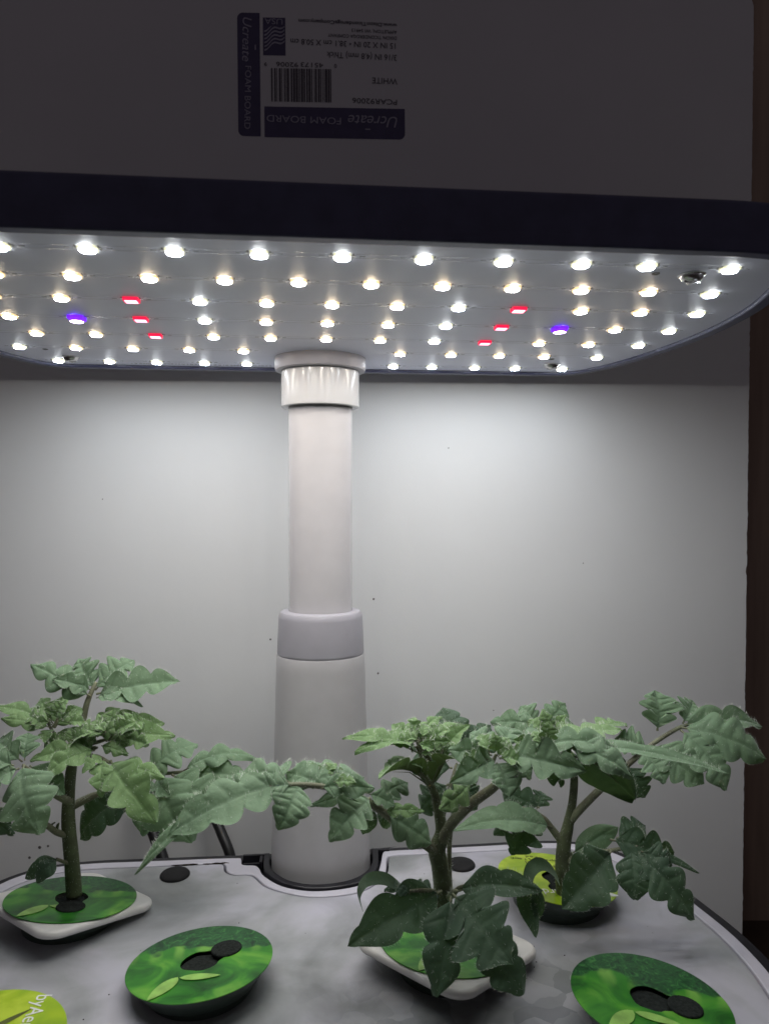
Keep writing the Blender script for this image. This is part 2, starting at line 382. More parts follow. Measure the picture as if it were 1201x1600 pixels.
def btext(s, x, y, h, mat='ink_black', rot=180, shear=0, sx=1.0, spacing=1.0, width=None, bold=0, name='lettering'):
    """text baseline start at photo point (x,y), cap height h px, turned with the sticker"""
    a = warp([(x, y)])[0]; q = on_board(*a); px = (on_board(x + 100, y) - on_board(x, y)).length / 100
    size = h * px / .70
    tilt = R(-1.03)
    Mx = Matrix.Translation(Vector((q.x, -.02, q.y)) * S) @ Matrix.Rotation(-(R(rot) + 0) + -tilt * 0 + R(1.03), 4, 'Y') @ Matrix.Rotation(R(90), 4, 'X')
    if width:
        o = text(name, s, size, mat, bd, Matrix.Identity(4), shear, 1, spacing, 'LEFT', bold)
        w = max(v.co.x for v in o.data.vertices) - min(v.co.x for v in o.data.vertices); sx = width * px * S / w
        o.data.transform(Matrix.Diagonal((sx, 1, 1, 1))); o.data.transform(Mx); return o
    return text(name, s, size, mat, bd, Mx, shear, sx, spacing, 'LEFT', bold)
# upside-down printing (reads right to left in the photograph)
btext('Ucreate', 622, 181, 17, 'ink_white', shear=.25, width=76)
bpoly('logo_accent', warp([(569, 200), (577, 200), (577, 202), (569, 202)]), 'ink_white', -.02)
btext('FOAM BOARD', 533, 184, 10.5, 'ink_white', width=115)
btext('PCAR92006', 620, 154, 8, width=69)
btext('WHITE', 620, 121, 9, width=39)
btext('3/16 IN (4.8 mm) Thick', 620, 84, 9, width=108)
btext('15 IN X 20 IN \u2022 38.1 cm X 50.8 cm', 620, 66, 8.5, width=162)
btext('DIXON TICONDEROGA COMPANY', 620, 55.5, 5, width=106)
btext('APPLETON, WI 54913', 620, 46, 5, width=70)
btext('www.DixonTiconderogaCompany.com', 620, 35, 5.5, width=152, bold=.004)
btext('USA', 443, 31, 9, 'ink_white', width=28)
btext('0', 526, 100, 6, width=4); btext('45173', 505, 99, 7, width=35); btext('92006', 466, 99, 7, width=34); btext('9', 417, 99, 6, width=4)
# side bar, reading downward
btext('Ucreate', 380, 27, 14, 'ink_white', rot=270, shear=.25, width=68)
bpoly('logo_accent', warp([(398, 72), (400, 72), (400, 80), (398, 80)]), 'ink_white', -.02)
btext('FOAM BOARD', 383, 104, 9.5, 'ink_white', rot=270, width=98)
rr = random.Random(11); x = 423.0
while x < 517:
    w = rr.choice([1, 1, 1.6, 2.4, 3.2]); bpoly('barcode_bar', warp([(x, 108), (x + w, 108), (x + w, 160), (x, 160)]), 'ink_black', -.02); x += w + rr.choice([.9, 1.2, 1.8, 2.6])
sp = MB()
for (x, y, r) in [(583, 936, .055), (590, 1052, .05), (422, 999, .05), (770, 1110, .03), (160, 780, .03), (700, 700, .03), (910, 880, .03), (62, 1324, .08), (75, 1322, .06), (46, 1340, .07), (70, 1343, .04), (95, 1344, .035)]:
    q = on_board(x, y); sp.lathe([(r, 0), (r * .6, -.02)], 8, mi=0, cap1=True, M4=Matrix.Translation((q.x, 0, q.y)) @ Matrix.Rotation(R(90), 4, 'X') @ Matrix.Scale(-1, 4, (0, 0, 1)))
tag(sp.build('dirt_specks', 'speck', bd), kind='stuff')

# ------------------------------------------------------------------ cables
cb = MB(); cb.tube(spline([P(205, 1190, 36.6), P(222, 1250, 35.6), P(237, 1295, 35.0), P(255, 1345, 34.4), P(268, 1400, 34.0), P(275, 1500, 34.3)]), .27, 12)
tag(cb.build('power_cable', 'cable'), 'thick black cable behind the left plant, left of the two by the pole', 'cable', 'black cables behind the planter')
cb = MB(); cb.tube(spline([P(310, 1215, 36.2), P(330, 1265, 35.6), P(345, 1300, 35.0), P(360, 1340, 34.4), P(368, 1400, 34.1), P(372, 1500, 34.3)]), .24, 12)
tag(cb.build('power_cable', 'cable'), 'black cable just left of the white pole, behind the deck notch', 'cable', 'black cables behind the planter')
cb = MB(); cb.tube(spline([P(1120, 235, 50), P(1165, 200, 50), P(1201, 168, 50), P(1260, 105, 50)]), .5, 12)
tag(cb.build('hanging_cable', 'cable'), 'dark slanting cable at the top right, behind the board edge', 'cable')

# ------------------------------------------------------------------ hydroponic garden
gd = empty('hydroponic_garden', ORG, YAW)
tag(gd, 'countertop hydroponic planter with pale deck, white pole and LED light hood', 'planter')
right_out = [(2.70, .10), (2.95, .22), (3.3, .26), (5, .27), (7.4, .30), (9.6, .33), (11.3, .10), (12.5, -.60), (13.35, -1.9), (13.9, -3.6), (14.25, -5.4), (14.5, -7.0), (14.55, -8.5), (14.4, -10), (13.9, -12), (12.9, -14.2), (11.2, -15.9), (8.5, -17.0), (4, -17.5), (0, -17.6)]
left_out = [(-x, y) for x, y in reversed(right_out[3:-1])]
notch = [(-3.62, .22), (-3.42, .10), (-3.36, -.30), (-3.2, -.44), (-2.78, -.52), (-2.58, -.80), (-2.35, -1.42), (-1.58, -2.3), (-.56, -2.76), (.45, -2.80), (1.48, -2.55), (2.18, -1.96), (2.50, -.92)]
def V3(l): return [Vector((p[0], p[1], 0)) for p in l]
deck_out = list(reversed(spline(V3(right_out + left_out + notch), 5, True)))      # ccw
def area(p): return sum(p[i - 1].x * p[i].y - p[i].x * p[i - 1].y for i in range(len(p))) / 2
if area(deck_out) < 0: deck_out.reverse()
right_in = [(2.87, -.45), (3.1, -.25), (3.6, -.22), (5.2, -.22), (7.4, -.20), (9.5, -.18), (11.0, -.42), (12.1, -1.1), (12.85, -2.3), (13.38, -3.8), (13.75, -5.5), (13.98, -7.0), (14.02, -8.5), (13.86, -10), (13.4, -11.8), (12.4, -13.9), (10.8, -15.4), (8.3, -16.4), (4, -16.9), (0, -17)]
left_in = [(-x, y) for x, y in reversed(right_in[3:-1])]
notch_in = [(-4.35, -.22), (-4.08, -.38), (-3.98, -.85), (-3.75, -1.15), (-3.45, -1.27), (-3.0, -1.30), (-2.72, -1.50), (-2.15, -2.35), (-1.06, -3.03), (-.06, -3.28), (1.32, -3.12), (2.27, -2.40), (2.70, -1.59)]
deck_in = list(reversed(spline(V3(right_in + left_in + notch_in), 5, True)))
if area(deck_in) < 0: deck_in.reverse()
hole_c = [(-9.25, -3.85), (-3.9, -8.15), (4.1, -7.9), (9.0, -4.4), (9.5, -11.3), (-9.35, -11.45)]
plate('deck_border', [deck_out, offset(deck_in, .045)], -.5, 0, .05, 'deck_rim', gd)
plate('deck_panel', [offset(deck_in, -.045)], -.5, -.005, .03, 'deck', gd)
hull = [p for p in deck_out if not (-3.6 < p.x < 2.95 and p.y > -3)]
basin_o = offset(spline(hull, 1, True), .52)
basin_o2 = offset(hull, .10)
plate('basin', [basin_o], -9.9, -.42, .3, 'black_plastic', gd)
rim = plate('basin_rim', [offset(hull, .50), offset(hull, .03)], -.9, -.12, .06, 'black_plastic', gd)
# socket around the pole
arc_o = V3([(-2.47, .42), (-2.42, -.75), (-2.2, -1.42), (-1.52, -2.2), (-.55, -2.66), (.45, -2.70), (1.42, -2.46), (2.08, -1.9), (2.40, -.9), (2.52, .42)])
arc_i = V3([(2.22, .42), (2.18, -.7), (1.85, -1.55), (1.25, -2.12), (.42, -2.38), (-.5, -2.36), (-1.35, -1.95), (-1.95, -1.2), (-2.15, -.6), (-2.22, .42)])
plate('pole_socket', [spline(arc_o, 6) + spline(arc_i, 6)], -.42, .06, .05, 'black_plastic', gd)
for lo, hi in [((-3.35, .22, -.42), (-2.3, .34, .07)), ((-2.62, -.35, -.42), (-2.5, .22, .05)), ((-3.3, -.38, -.42), (-2.62, -.30, .0)), ((2.3, .22, -.42), (3.0, .34, .05))]:
    ms = MB(); ms.box(lo, hi); ms.build('slot_wall', 'black_plastic', gd, False)
for (x, y) in [(-6.0, -1.05), (5.88, -1.35)]:
    b = MB(); b.lathe([(.60, -.02), (.60, .05), (.56, .10), (.45, .13), (.2, .15), (0.001, .155)], 40, (x, y)); b.build('port_plug', 'rubber', gd)
# pole
def oval(prof, name, mat, n=72, sy=.9):
    b = MB(); b.lathe(prof, n, (0, 0), sy=sy); return sharp(b.build(name, mat, gd), 40)
oval([(2.14, -.5), (2.10, 1.0), (1.99, 5.0), (1.905, 8.3), (1.89, 8.80), (1.87, 8.86), (1.8, 8.86)], 'pole_sleeve', 'pole_white')
oval([(1.80, 8.84), (1.86, 8.9), (1.865, 8.98), (1.80, 10.4), (1.77, 10.58), (1.70, 10.68), (1.55, 10.72), (1.37, 10.72), (1.34, 10.6)], 'pole_collar', 'cap_grey')
oval([(1.36, 9.5), (1.36, 20.9)], 'pole_tube', 'tube_white', sy=.85)
oval([(1.38, 19.42), (1.60, 19.40), (1.655, 19.44), (1.66, 19.55), (1.66, 21.0)], 'pole_bracket', 'white_plastic', sy=.95)
oval([(1.55, 20.97), (1.80, 20.93), (1.90, 20.98), (1.94, 21.08), (1.95, 21.5)], 'bracket_collar', 'cap_grey', sy=1.0)

# light hood
hr = [(0, 2.25), (4, 2.25), (8, 2.23), (10.6, 2.20), (11.5, 2.0), (12.1, 1.4), (12.7, 0), (13.15, -1.9), (13.45, -4.4), (13.52, -7.0), (13.2, -9.8), (12.5, -12.2), (11.9, -13.7), (11.2, -14.45), (10.2, -14.72), (8, -14.76), (4, -14.76), (0, -14.76)]
hood_pts = hr + [(-x, y) for x, y in reversed(hr[1:-1])]
hood_out = spline(V3(hood_pts), 5, True)
if area(hood_out) < 0: hood_out.reverse()
ZP = 21.5
hood = plate('light_hood', [offset(hood_out, .42)], ZP + .05, 22.62, .12, 'hood_glare_tint', gd, 3)
plate('hood_rim', [offset(hood_out, .42), offset(hood_out, 0)], ZP - .13, ZP + .22, .06, 'hood_glare_tint', gd, 3)
pan = plate('light_panel', [offset(hood_out, -.01)], ZP, ZP + .1, .005, 'panel_white', gd)
# LEDs: one mesh per kind, shared
def led_mesh(kind):
    b = MB()
    if kind == 'red':
        b.box((-.19, -.17, -.085), (.19, .17, 0), 0); b.box((-.15, -.13, -.10), (.15, .13, -.085), 1); b.box((-.29, -.05, -.015), (-.19, .05, 0), 2); b.box((.19, -.05, -.015), (.29, .05, 0), 2)
        return b.build('led', ['led_body_red', 'led_red', 'chrome'], pan, False)
    b.box((-.18, -.15, -.06), (.18, .15, 0), 0)
    b.box((-.29, -.05, -.015), (-.19, .05, 0), 2); b.box((.19, -.05, -.015), (.29, .05, 0), 2)
    b.lathe([(.185, -.045), (.18, -.07), (.155, -.09)], 16, mi=3); b.lathe([(.155, -.09), (.08, -.10)], 16, mi=1, cap1=True)
    o = b.build('led', ['led_body_' + kind, 'led_' + kind, 'chrome', 'lens_' + kind], pan)
    for f in o.data.polygons: f.use_smooth = False
    return o
protos = {}
leds = []
for k in range(-4, 5): leds.append((.41 + 2.02 * k, -13.6, 'cool'))
leds[-1] = (8.2, -13.6, 'cool'); leds += [(10.46, -13.56, 'cool'), (-10.4, -13.56, 'cool')]
for k in range(-6, 5): leds.append((1.3 + 2.0 * k, -11.35, 'warm' if k < 4 else 'warm'))
leds += [(11.19, -11.29, 'cool')]
r2 = [(-11.7, 'cool'), (-9.7, 'warm'), (-7.73, 'warm'), (-5.71, 'red'), (-3.70, 'cool'), (-1.71, 'warm'), (.27, 'warm'), (2.28, 'warm'), (4.2, 'cool'), (6.12, 'red'), (8.13, 'warm'), (10.09, 'warm'), (11.98, 'cool')]
leds += [(x, -9.08, k) for x, k in r2]
r3 = [(-12.2, 'cool'), (-10.15, 'warm'), (-8.03, 'violet'), (-5.98, 'red'), (-3.9, 'cool'), (-1.88, 'warm'), (.18, 'warm'), (2.24, 'warm'), (4.23, 'cool'), (6.19, 'red'), (8.27, 'violet'), (10.26, 'warm'), (12.25, 'cool')]
leds += [(x, -6.66, k) for x, k in r3]
r4 = [(-12.3, 'cool'), (-10.19, 'warm'), (-8.12, 'warm'), (-6.02, 'red'), (-3.94, 'warm'), (-1.87, 'warm'), (.18, 'warm'), (2.2, 'warm'), (4.25, 'cool'), (6.19, 'red'), (8.3, 'warm'), (10.26, 'warm'), (12.25, 'cool')]
leds += [(x, -4.17, k) for x, k in r4]
leds += [(x, -1.65, k) for x, k in [(-11.73, 'cool'), (-9.6, 'warm'), (-7.41, 'warm'), (-5.23, 'warm'), (-3.09, 'warm'), (3.24, 'warm'), (5.36, 'warm'), (7.39, 'warm'), (9.3, 'warm'), (11.58, 'cool')]]
leds += [(x, 1.2, 'cool') for x in (-11.2, -9.07, -7.08, -5.04, -3.21, 3.27, 5.02, 6.98, 8.85, 11.05)]
for x, y, k in leds:
    if k not in protos: o = protos[k] = led_mesh(k)
    else: o = protos[k].copy(); C.objects.link(o)
    o.location = Vector((x, y, ZP)) * S; o.scale = (1.15, 1.15, 1.1) if k != 'violet' else (1.35, 1.55, 1.9)
# printed-circuit traces and silkscreen marks
tm = MB(); td = MB(); rr = random.Random(5)
rows = {}
for x, y, k in leds: rows.setdefault(round(y, 0), []).append((x, y))
for x, y, k in leds:
    for sgn in (-1, 1):
        td.box((x + sgn * .50 - .07, y + .02, ZP - .004), (x + sgn * .50 + .07, y + .045, ZP))
        td.box((x + sgn * .27 - .012, y - .16, ZP - .005), (x + sgn * .27 + .012, y + .16, ZP))
for yk, l in rows.items():
    l.sort()
    for (xa, ya), (xb, yb) in zip(l, l[1:]):
        for dy in (-.13, .16):
            if abs(xb - xa) < 3: tm.box((xa + .33, ya + dy - .012, ZP - .003), (xb - .33, ya + dy + .012, ZP))
x = -4.9
while x < -2.1: w = rr.uniform(.05, .14); td.box((x, 1.80, ZP - .004), (x + w, 1.88, ZP)); x += w + rr.uniform(.02, .09)
x = -8.3
while x < -5.2: w = rr.uniform(.05, .14); td.box((x, 1.72, ZP - .004), (x + w, 1.78, ZP)); x += w + rr.uniform(.02, .09)
for (x, y) in [(8.75, -12.95), (-10.95, -1.1), (9.85, -1.0)]:
    td.lathe([(.11, ZP), (.10, ZP - .02), (.06, ZP - .02), (.05, ZP)], 16, (x, y))
tag(tm.build('circuit_traces', 'trace', pan), kind='stuff'); tag(td.build('circuit_marks', 'trace_dark', pan), kind='stuff')
for (x, y) in [(-10.46, .45), (10.25, .25), (9.75, -12.95), (-9.75, -12.95)]:
    b = MB(); b.lathe([(.36, 0), (.36, -.03), (.30, -.05), (.27, -.13), (.20, -.19), (.10, -.21), (.09, -.14), (.001, -.14)], 28)
    b.box((-.22, -.035, -.225), (.22, .035, -.19)); b.box((-.035, -.22, -.222), (.035, .22, -.192))
    sharp(b.build('screw', 'chrome', pan, loc=(x, y, ZP)))

# ------------------------------------------------------------------ seed pods
def keyhole(a, r1=.58, r2=.45, d=.88):
    pts = []
    c1 = Vector((0, 0, 0)); c2 = Vector((math.cos(a), math.sin(a), 0)) * d
    for i in range(20): w = a + R(48) + R(264) * i / 19; pts.append(c1 + Vector((math.cos(w), math.sin(w), 0)) * r1)
    for i in range(16): w = a + R(180 + 52) + R(256) * i / 15; pts.append(c2 + Vector((math.cos(w), math.sin(w), 0)) * r2)
    return [p * (1 + .17 * noise.noise(p * 2.2 + Vector((a * 9, 3, 0)))) for p in pts]
def rtri(r, rot=0, rc=.75):
    out = []
    for k in range(4):
        a0 = rot + k * math.pi / 2; c = Vector((math.cos(a0), math.sin(a0), 0)) * (r - rc)
        for i in range(13):
            a = a0 - math.pi / 4 + math.pi / 2 * i / 12; out.append(c + Vector((math.cos(a), math.sin(a), 0)) * rc)
    res = []
    for i, p in enumerate(out):
        q = out[(i + 1) % len(out)]
        if (q - p).length > .5: res += [p + (q - p) * t / 6 - p.normalized() * 0 for t in range(6)]
        else: res.append(p)
    return res
def leafprint(base, tip, w, z):
    b = Vector((*base, 0)); t = Vector((*tip, 0)); d = t - b; s = Vector((-d.y, d.x, 0)).normalized() * w; n = 10; ring = []
    for i in range(n + 1): u = i / n; ring.append(b + d * u + s * math.sin(math.pi * u ** .8) ** .8)
    for i in range(n - 1, 0, -1): u = i / n; ring.append(b + d * u - s * math.sin(math.pi * u ** .8) ** .8)
    return [(p.x, p.y, z) for p in ring]
def pod(u, label, mat, seed, key, tilt=(0, 0), white=None, yellow=False, h=.85, R0=2.28, spin=0):
    w = U2W((u[0], u[1], 0)); root = empty('seed_pod', w, YAW + spin)
    tag(root, label, 'seed pod', 'seed pods set in the planter deck')
    top = empty_m = None
    b = MB(); b.lathe([(1.62, -.5), (1.66, .05), (1.72, h - .42)], 64); b.build('basket', 'skirt', root)
    b = MB(); b.lathe([(1.75, h - .62), (1.98, h - .34), (2.12, h - .14), (2.16, h - .02)], 64); fl0 = b.build('basket_rim', 'skirt', root)
    T = Matrix.Translation(Vector((0, 0, h - .2)) * S) @ Matrix.Rotation(R(tilt[0]), 4, 'X') @ Matrix.Rotation(R(tilt[1]), 4, 'Y') @ Matrix.Translation(Vector((0, 0, -(h - .2))) * S)
    parts = [fl0]
    if white:
        wp = plate('pod_cap', [rtri(white[0], white[1]), keyhole(key, .7, .6)], h - .30, h - .02, .12, 'pod_white', root, 3); parts.append(wp)
    lb = plate('pod_label', [circle(R0, 96), keyhole(key)], h, h + .03, .008, mat, root, 1); parts.append(lb)
    sg = plate('sponge', [keyhole(key, .62, .52)], h - .4, h - .10, .05, 'sponge', root); parts.append(sg)
    fl = plate('sponge_flap', [circle(.50, 24, (math.cos(key) * .95, math.sin(key) * .95))], h - .02, h + .09, .04, 'sponge', root); parts.append(fl)
    z = h + .05
    if not yellow:
        a = key + math.pi
        for (bx, tx, wd) in [((-.55, -.85), (-1.25, -1.95), .24), ((-.50, -.90), (.75, -1.0), .17), ((-.58, -.80), (-1.35, .65), .13)]:
            vs = leafprint(bx, tx, wd, z)
            parts.append(plate('printed_leaf', [[Vector(q) for q in vs]], z, z + .012, .002, 'print_pale', root, 0))
    for o in parts: o.matrix_local = T @ o.matrix_local
    return root, T, h + .04
M['label_a'] = mat_label('label_a', 1); M['label_b'] = mat_label('label_b', 2); M['label_c'] = mat_label('label_c', 3); M['label_d'] = mat_label('label_d', 4)
M['label_y'] = mat_label('label_y', 5, True)
pod(hole_c[0], 'white-capped green pod under the left tomato plant, tilted', 'label_a', 1, R(-75), (-9, 5), (2.9, R(3)), h=.72, R0=2.3)
pod(hole_c[1], 'round green seedling-print pod standing empty, front left of the pole', 'label_b', 2, R(38), (-5, -3), h=.72)
pod(hole_c[2], 'white-capped green pod holding the middle tomato plant, half hidden by its drooping leaves', 'label_c', 3, R(60), (-6, 4), (2.95, R(-3)), h=.75)
yr, YT, yz = pod(hole_c[3], 'yellow-green printed pod under the right tomato plant', 'label_y', 5, R(-100), (-3, 6), yellow=True, h=.85, R0=2.25)
pod(hole_c[4], 'round green seedling-print pod standing empty at the bottom right corner', 'label_d', 4, R(-5), (-3, 4), h=.8, spin=R(-20))
yl, YT2, yz2 = pod(hole_c[5], 'yellow-green pod cut off at the bottom left corner', 'label_y', 6, R(190), (0, 0), yellow=True, h=.85)
def ptext(root, T, s, x, y, rot, size, mat, width, z):
    o = text('lettering', s, size, mat, root, Matrix.Identity(4)); w = max(v.co.x for v in o.data.vertices) - min(v.co.x for v in o.data.vertices)
    o.data.transform(T @ Matrix.Translation(Vector((x, y, z)) * S) @ Matrix.Rotation(rot, 4, 'Z') @ Matrix.Diagonal((width * S / w, 1, 1, 1))); return o
ptext(yr, YT, 'Genovese', .62, 1.05, R(180), .42, 'print_olive', 1.5, yz)
ptext(yr, YT, 'Basil', -.1, 1.35, R(180), .34, 'print_olive', .75, yz)
ptext(yr, YT, 'Sprouts (4 a 7 days)', .5, 1.62, R(180), .26, 'print_olive', 1.9, yz)
ptext(yr, YT, 'Pod', -.2, 1.86, R(180), .24, 'print_olive', .5, yz)
ptext(yr, YT, 'AeroGarden', 1.25, -1.05, R(180), .62, 'print_white', 2.7, yz)
lf = leafprint((1.42, -1.15), (1.95, -1.25), .14, yz); o = mesh_obj('logo_leaf', lf, [tuple(range(len(lf)))], 'print_white', yr, False); o.matrix_local = YT
lf = leafprint((1.42, -.98), (1.85, -.85), .08, yz); o = mesh_obj('logo_leaf', lf, [tuple(range(len(lf)))], 'print_white', yr, False); o.matrix_local = YT
ptext(yl, YT2, 'byAeroGarden', .95, 1.95, R(-92), .62, 'print_white', 3.4, yz2)
lf = leafprint((.0, .45), (1.0, 1.35), .10, yz2); mesh_obj('printed_stalk', lf, [tuple(range(len(lf)))], 'print_olive', yl, False)

# crumbs on the deck
cr = MB(); rr = random.Random(9)
for k in range(38):
    x, y = rr.uniform(-8, 12), rr.uniform(-14, -1.5)
    if k < 14: x, y = rr.gauss(6.2, .8), rr.gauss(-8.6, .9)
    if -3.2 < x < 3 and y > -3.4: continue
    r = rr.uniform(.010, .03) if k % 11 else rr.uniform(.04, .06)
    p = W2U(U2W((x, y, 0))); cr.lathe([(r, 0), (r * .8, r * .6), (r * .3, r * .9)], 6, (x, y), cap1=True)
for (x0, x1) in [(-6.3, -5.2), (-5.0, -3.9)]:
    pts = [(x0 + (x1 - x0) * i / 6, -.20 + rr.uniform(-.02, .02), 0) for i in range(7)]; cr.tube(pts, [.01, .03, .02, .04, .03, .035, .01], 5)
o = cr.build('soil_crumbs', 'dirt', gd); tag(o, kind='stuff')
# ------------------------------------------------------------------ tomato plants
RP = random.Random(21)
def leaflet_mesh(b, t, w, nrm, lobes=3, depth=.50, fold=.10, arch=.10, droop=.12, seed=0, stalk=.06, hairs=1.0, twist=0.0, sharpness=1.0, nu=64, nv=20, quilt=1.0, curl=0.0):
    """lobed tomato leaflet from its base b to its tip t, w cm wide"""
    rr = random.Random(seed); lobes = min(lobes, 3) - (1 if w < 1.2 and lobes > 2 else 0); arch += rr.uniform(-.07, .10) * min(1, (2.4 / (t - b).length) ** 2); fold += rr.uniform(-.12, .22); twist += rr.uniform(-.35, .35); curl += rr.uniform(-.12, .30); quilt = .45 + .5 * min(quilt, 1.8); d = t - b; Ln = d.length; tt = d / Ln
    n = (nrm - tt * nrm.dot(tt)).normalized(); s = tt.cross(n)
    vs = []; uvv = []; vein = []; fs = []
    ph = rr.uniform(-.15, .15); asym = rr.uniform(-.08, .08)
    ld = [rr.uniform(.75, 1.2) for _ in range(12)]; wob = rr.uniform(0, 9)
    u0 = stalk
    def P3(u, v):
        U = u0 + (1 - u0) * u; a = abs(v); sg = 1 if v > 0 else -1
        env = (math.sin(math.pi * min(1, u ** .72 * .995)) ** .60) * (1 - .10 * u)
        k = u * (lobes * .85 + .45) + ph + (.18 if sg > 0 else 0)
        notch = (1 - abs(math.sin(math.pi * k)) ** .70) if lobes else 0
        i = int(k) % 12
        wl = env * (1 - min(.80, depth * 1.55 * ld[i]) * notch * (1 - .48 * u) * min(1, 9 * u)) * (1 + asym * sg)
        x = wl * v * w * .5
        along = U + .26 * a ** 1.3 * (1 - u) * (.55 + .45 * math.sin(math.pi * u)) * min(1, w / Ln) - .02 * a
        z = arch * Ln * 4 * U * (1 - U) - droop * Ln * U * U
        z += fold * abs(x) * 1.2 - curl * w * a ** 2.2 * .5
        # veins sunk, tissue quilted between them
        kk = k - .5; dv = abs((kk - a * .15) - round(kk - a * .15))
        vn = max(0, 1 - dv / .055) * (1 - a ** 2) * min(1, 4 * (1 - u)) * min(1, 8 * u + .2)
        mid = max(0, 1 - a / .06) * (1 - .6 * u)
        z -= quilt * (.026 * max(vn, mid)) * min(1, w)
        z += quilt * .026 * min(1.2, w) * (math.sin(math.pi * min(1, dv * 2)) ** 1.0) * math.sin(math.pi * a) ** .8
        p3 = Vector((U * 4 + wob, v * 1.5, seed * .37))
        z += .08 * w * noise.noise(p3 * .7) * (a + .2) + .008 * w * noise.noise(p3 * 3.1) + .010 * w * a ** 3 * math.sin(k * 3.2 + wob)
        q = b + tt * (along * Ln) + s * x + n * z
        if twist: 
            ang = twist * U; ax = b + tt * (along * Ln); o = q - ax; q = ax + Matrix.Rotation(ang, 3, tt) @ o
        q += Vector((0, 0, -1)) * (droop * .5 * Ln * U * U)
        return q, max(.75 * mid, .5 * vn)
    for i in range(nu + 1):
        u = i / nu; u = .5 * u + .5 * (1 - math.cos(math.pi * u)) / 2
        for j in range(nv + 1):
            v = -1 + 2 * j / nv; q, vv = P3(max(.0001, min(.9995, u)), v); vs.append(q); vein.append(vv); uvv.append((u, v * .5 + .5))
    for i in range(nu):
        for j in range(nv):
            a = i * (nv + 1) + j; fs.append((a, a + 1, a + nv + 2, a + nv + 1))
    fm = [0] * len(fs)
    # stalklet
    if u0 > 0:
        k0 = len(vs); ring = 6; pts = [b - n * .02, b + tt * (u0 * Ln * .6) + n * (arch * Ln * 1.5 * u0) - n * .03, P3(.02, 0)[0] - n * .02, P3(.35, 0)[0] - n * .035, P3(.7, 0)[0] - n * .03]
        rad = [.040, .036, .032, .02, .008]; sc = min(1.2, max(.5, w / 1.3))
        for p, r in zip(pts, rad):
            for k in range(ring): a = 2 * math.pi * k / ring; vs.append(p + (s * math.cos(a) + n * math.sin(a)) * r * sc); vein.append(.4); uvv.append((0, 0))
        for m_ in range(len(pts) - 1):
            for k in range(ring): a = k0 + m_ * ring + k; c = k0 + m_ * ring + (k + 1) % ring; fs.append((a, c, c + ring, a + ring)); fm.append(1)
    # fine hairs along the margin and over the blade
    nh = int(130 * hairs * min(1.6, Ln / 2))
    for _ in range(nh):
        u = rr.uniform(.03, .97); edge = rr.random() < .6; v = (rr.choice((-1, 1)) if edge else rr.uniform(-1, 1))
        q, _x = P3(u, v); o = (s * v * (.8 if edge else .1) + n * rr.uniform(.3, 1.1) + Vector((rr.uniform(-.4, .4), rr.uniform(-.4, .4), rr.uniform(-.1, .5)))).normalized()
        h = rr.uniform(.06, .17) * min(1.0, .5 + w * .4); c = o.cross(Vector((.3, 1, .2))).normalized() * .0040; e = o.cross(c).normalized() * .0040
        k0 = len(vs); vs += [q + c, q - c * .5 + e, q - c * .5 - e, q + o * h]; vein += [0] * 4; uvv += [(0, 0)] * 4
        fs += [(k0, k0 + 1, k0 + 3), (k0 + 1, k0 + 2, k0 + 3), (k0 + 2, k0, k0 + 3)]; fm += [2] * 3
    return vs, fs, fm, vein, uvv
def hair_on_tube(mb, pts, rad, dens, rr, mi=1, ln=.13):
    for i in range(len(pts) - 1):
        seg = pts[i + 1] - pts[i]; t = seg.normalized(); a = t.orthogonal().normalized(); bb = t.cross(a)
        r = rad[i] if isinstance(rad, (list, tuple)) else rad
        for _ in range(int(dens * seg.length) + (1 if rr.random() < (dens * seg.length) % 1 else 0)):
            w = rr.uniform(0, 2 * math.pi); o = a * math.cos(w) + bb * math.sin(w); q = pts[i] + seg * rr.random() + o * r * .95
            o = (o + t * rr.uniform(-.25, .25)).normalized(); h = rr.uniform(.4, 1.2) * ln; c = t * .0042; e = o.cross(t) * .0042
            mb.add([q + c, q - c * .5 + e, q - c * .5 - e, q + o * h], [(0, 1, 3), (1, 2, 3), (2, 0, 3)], mi)
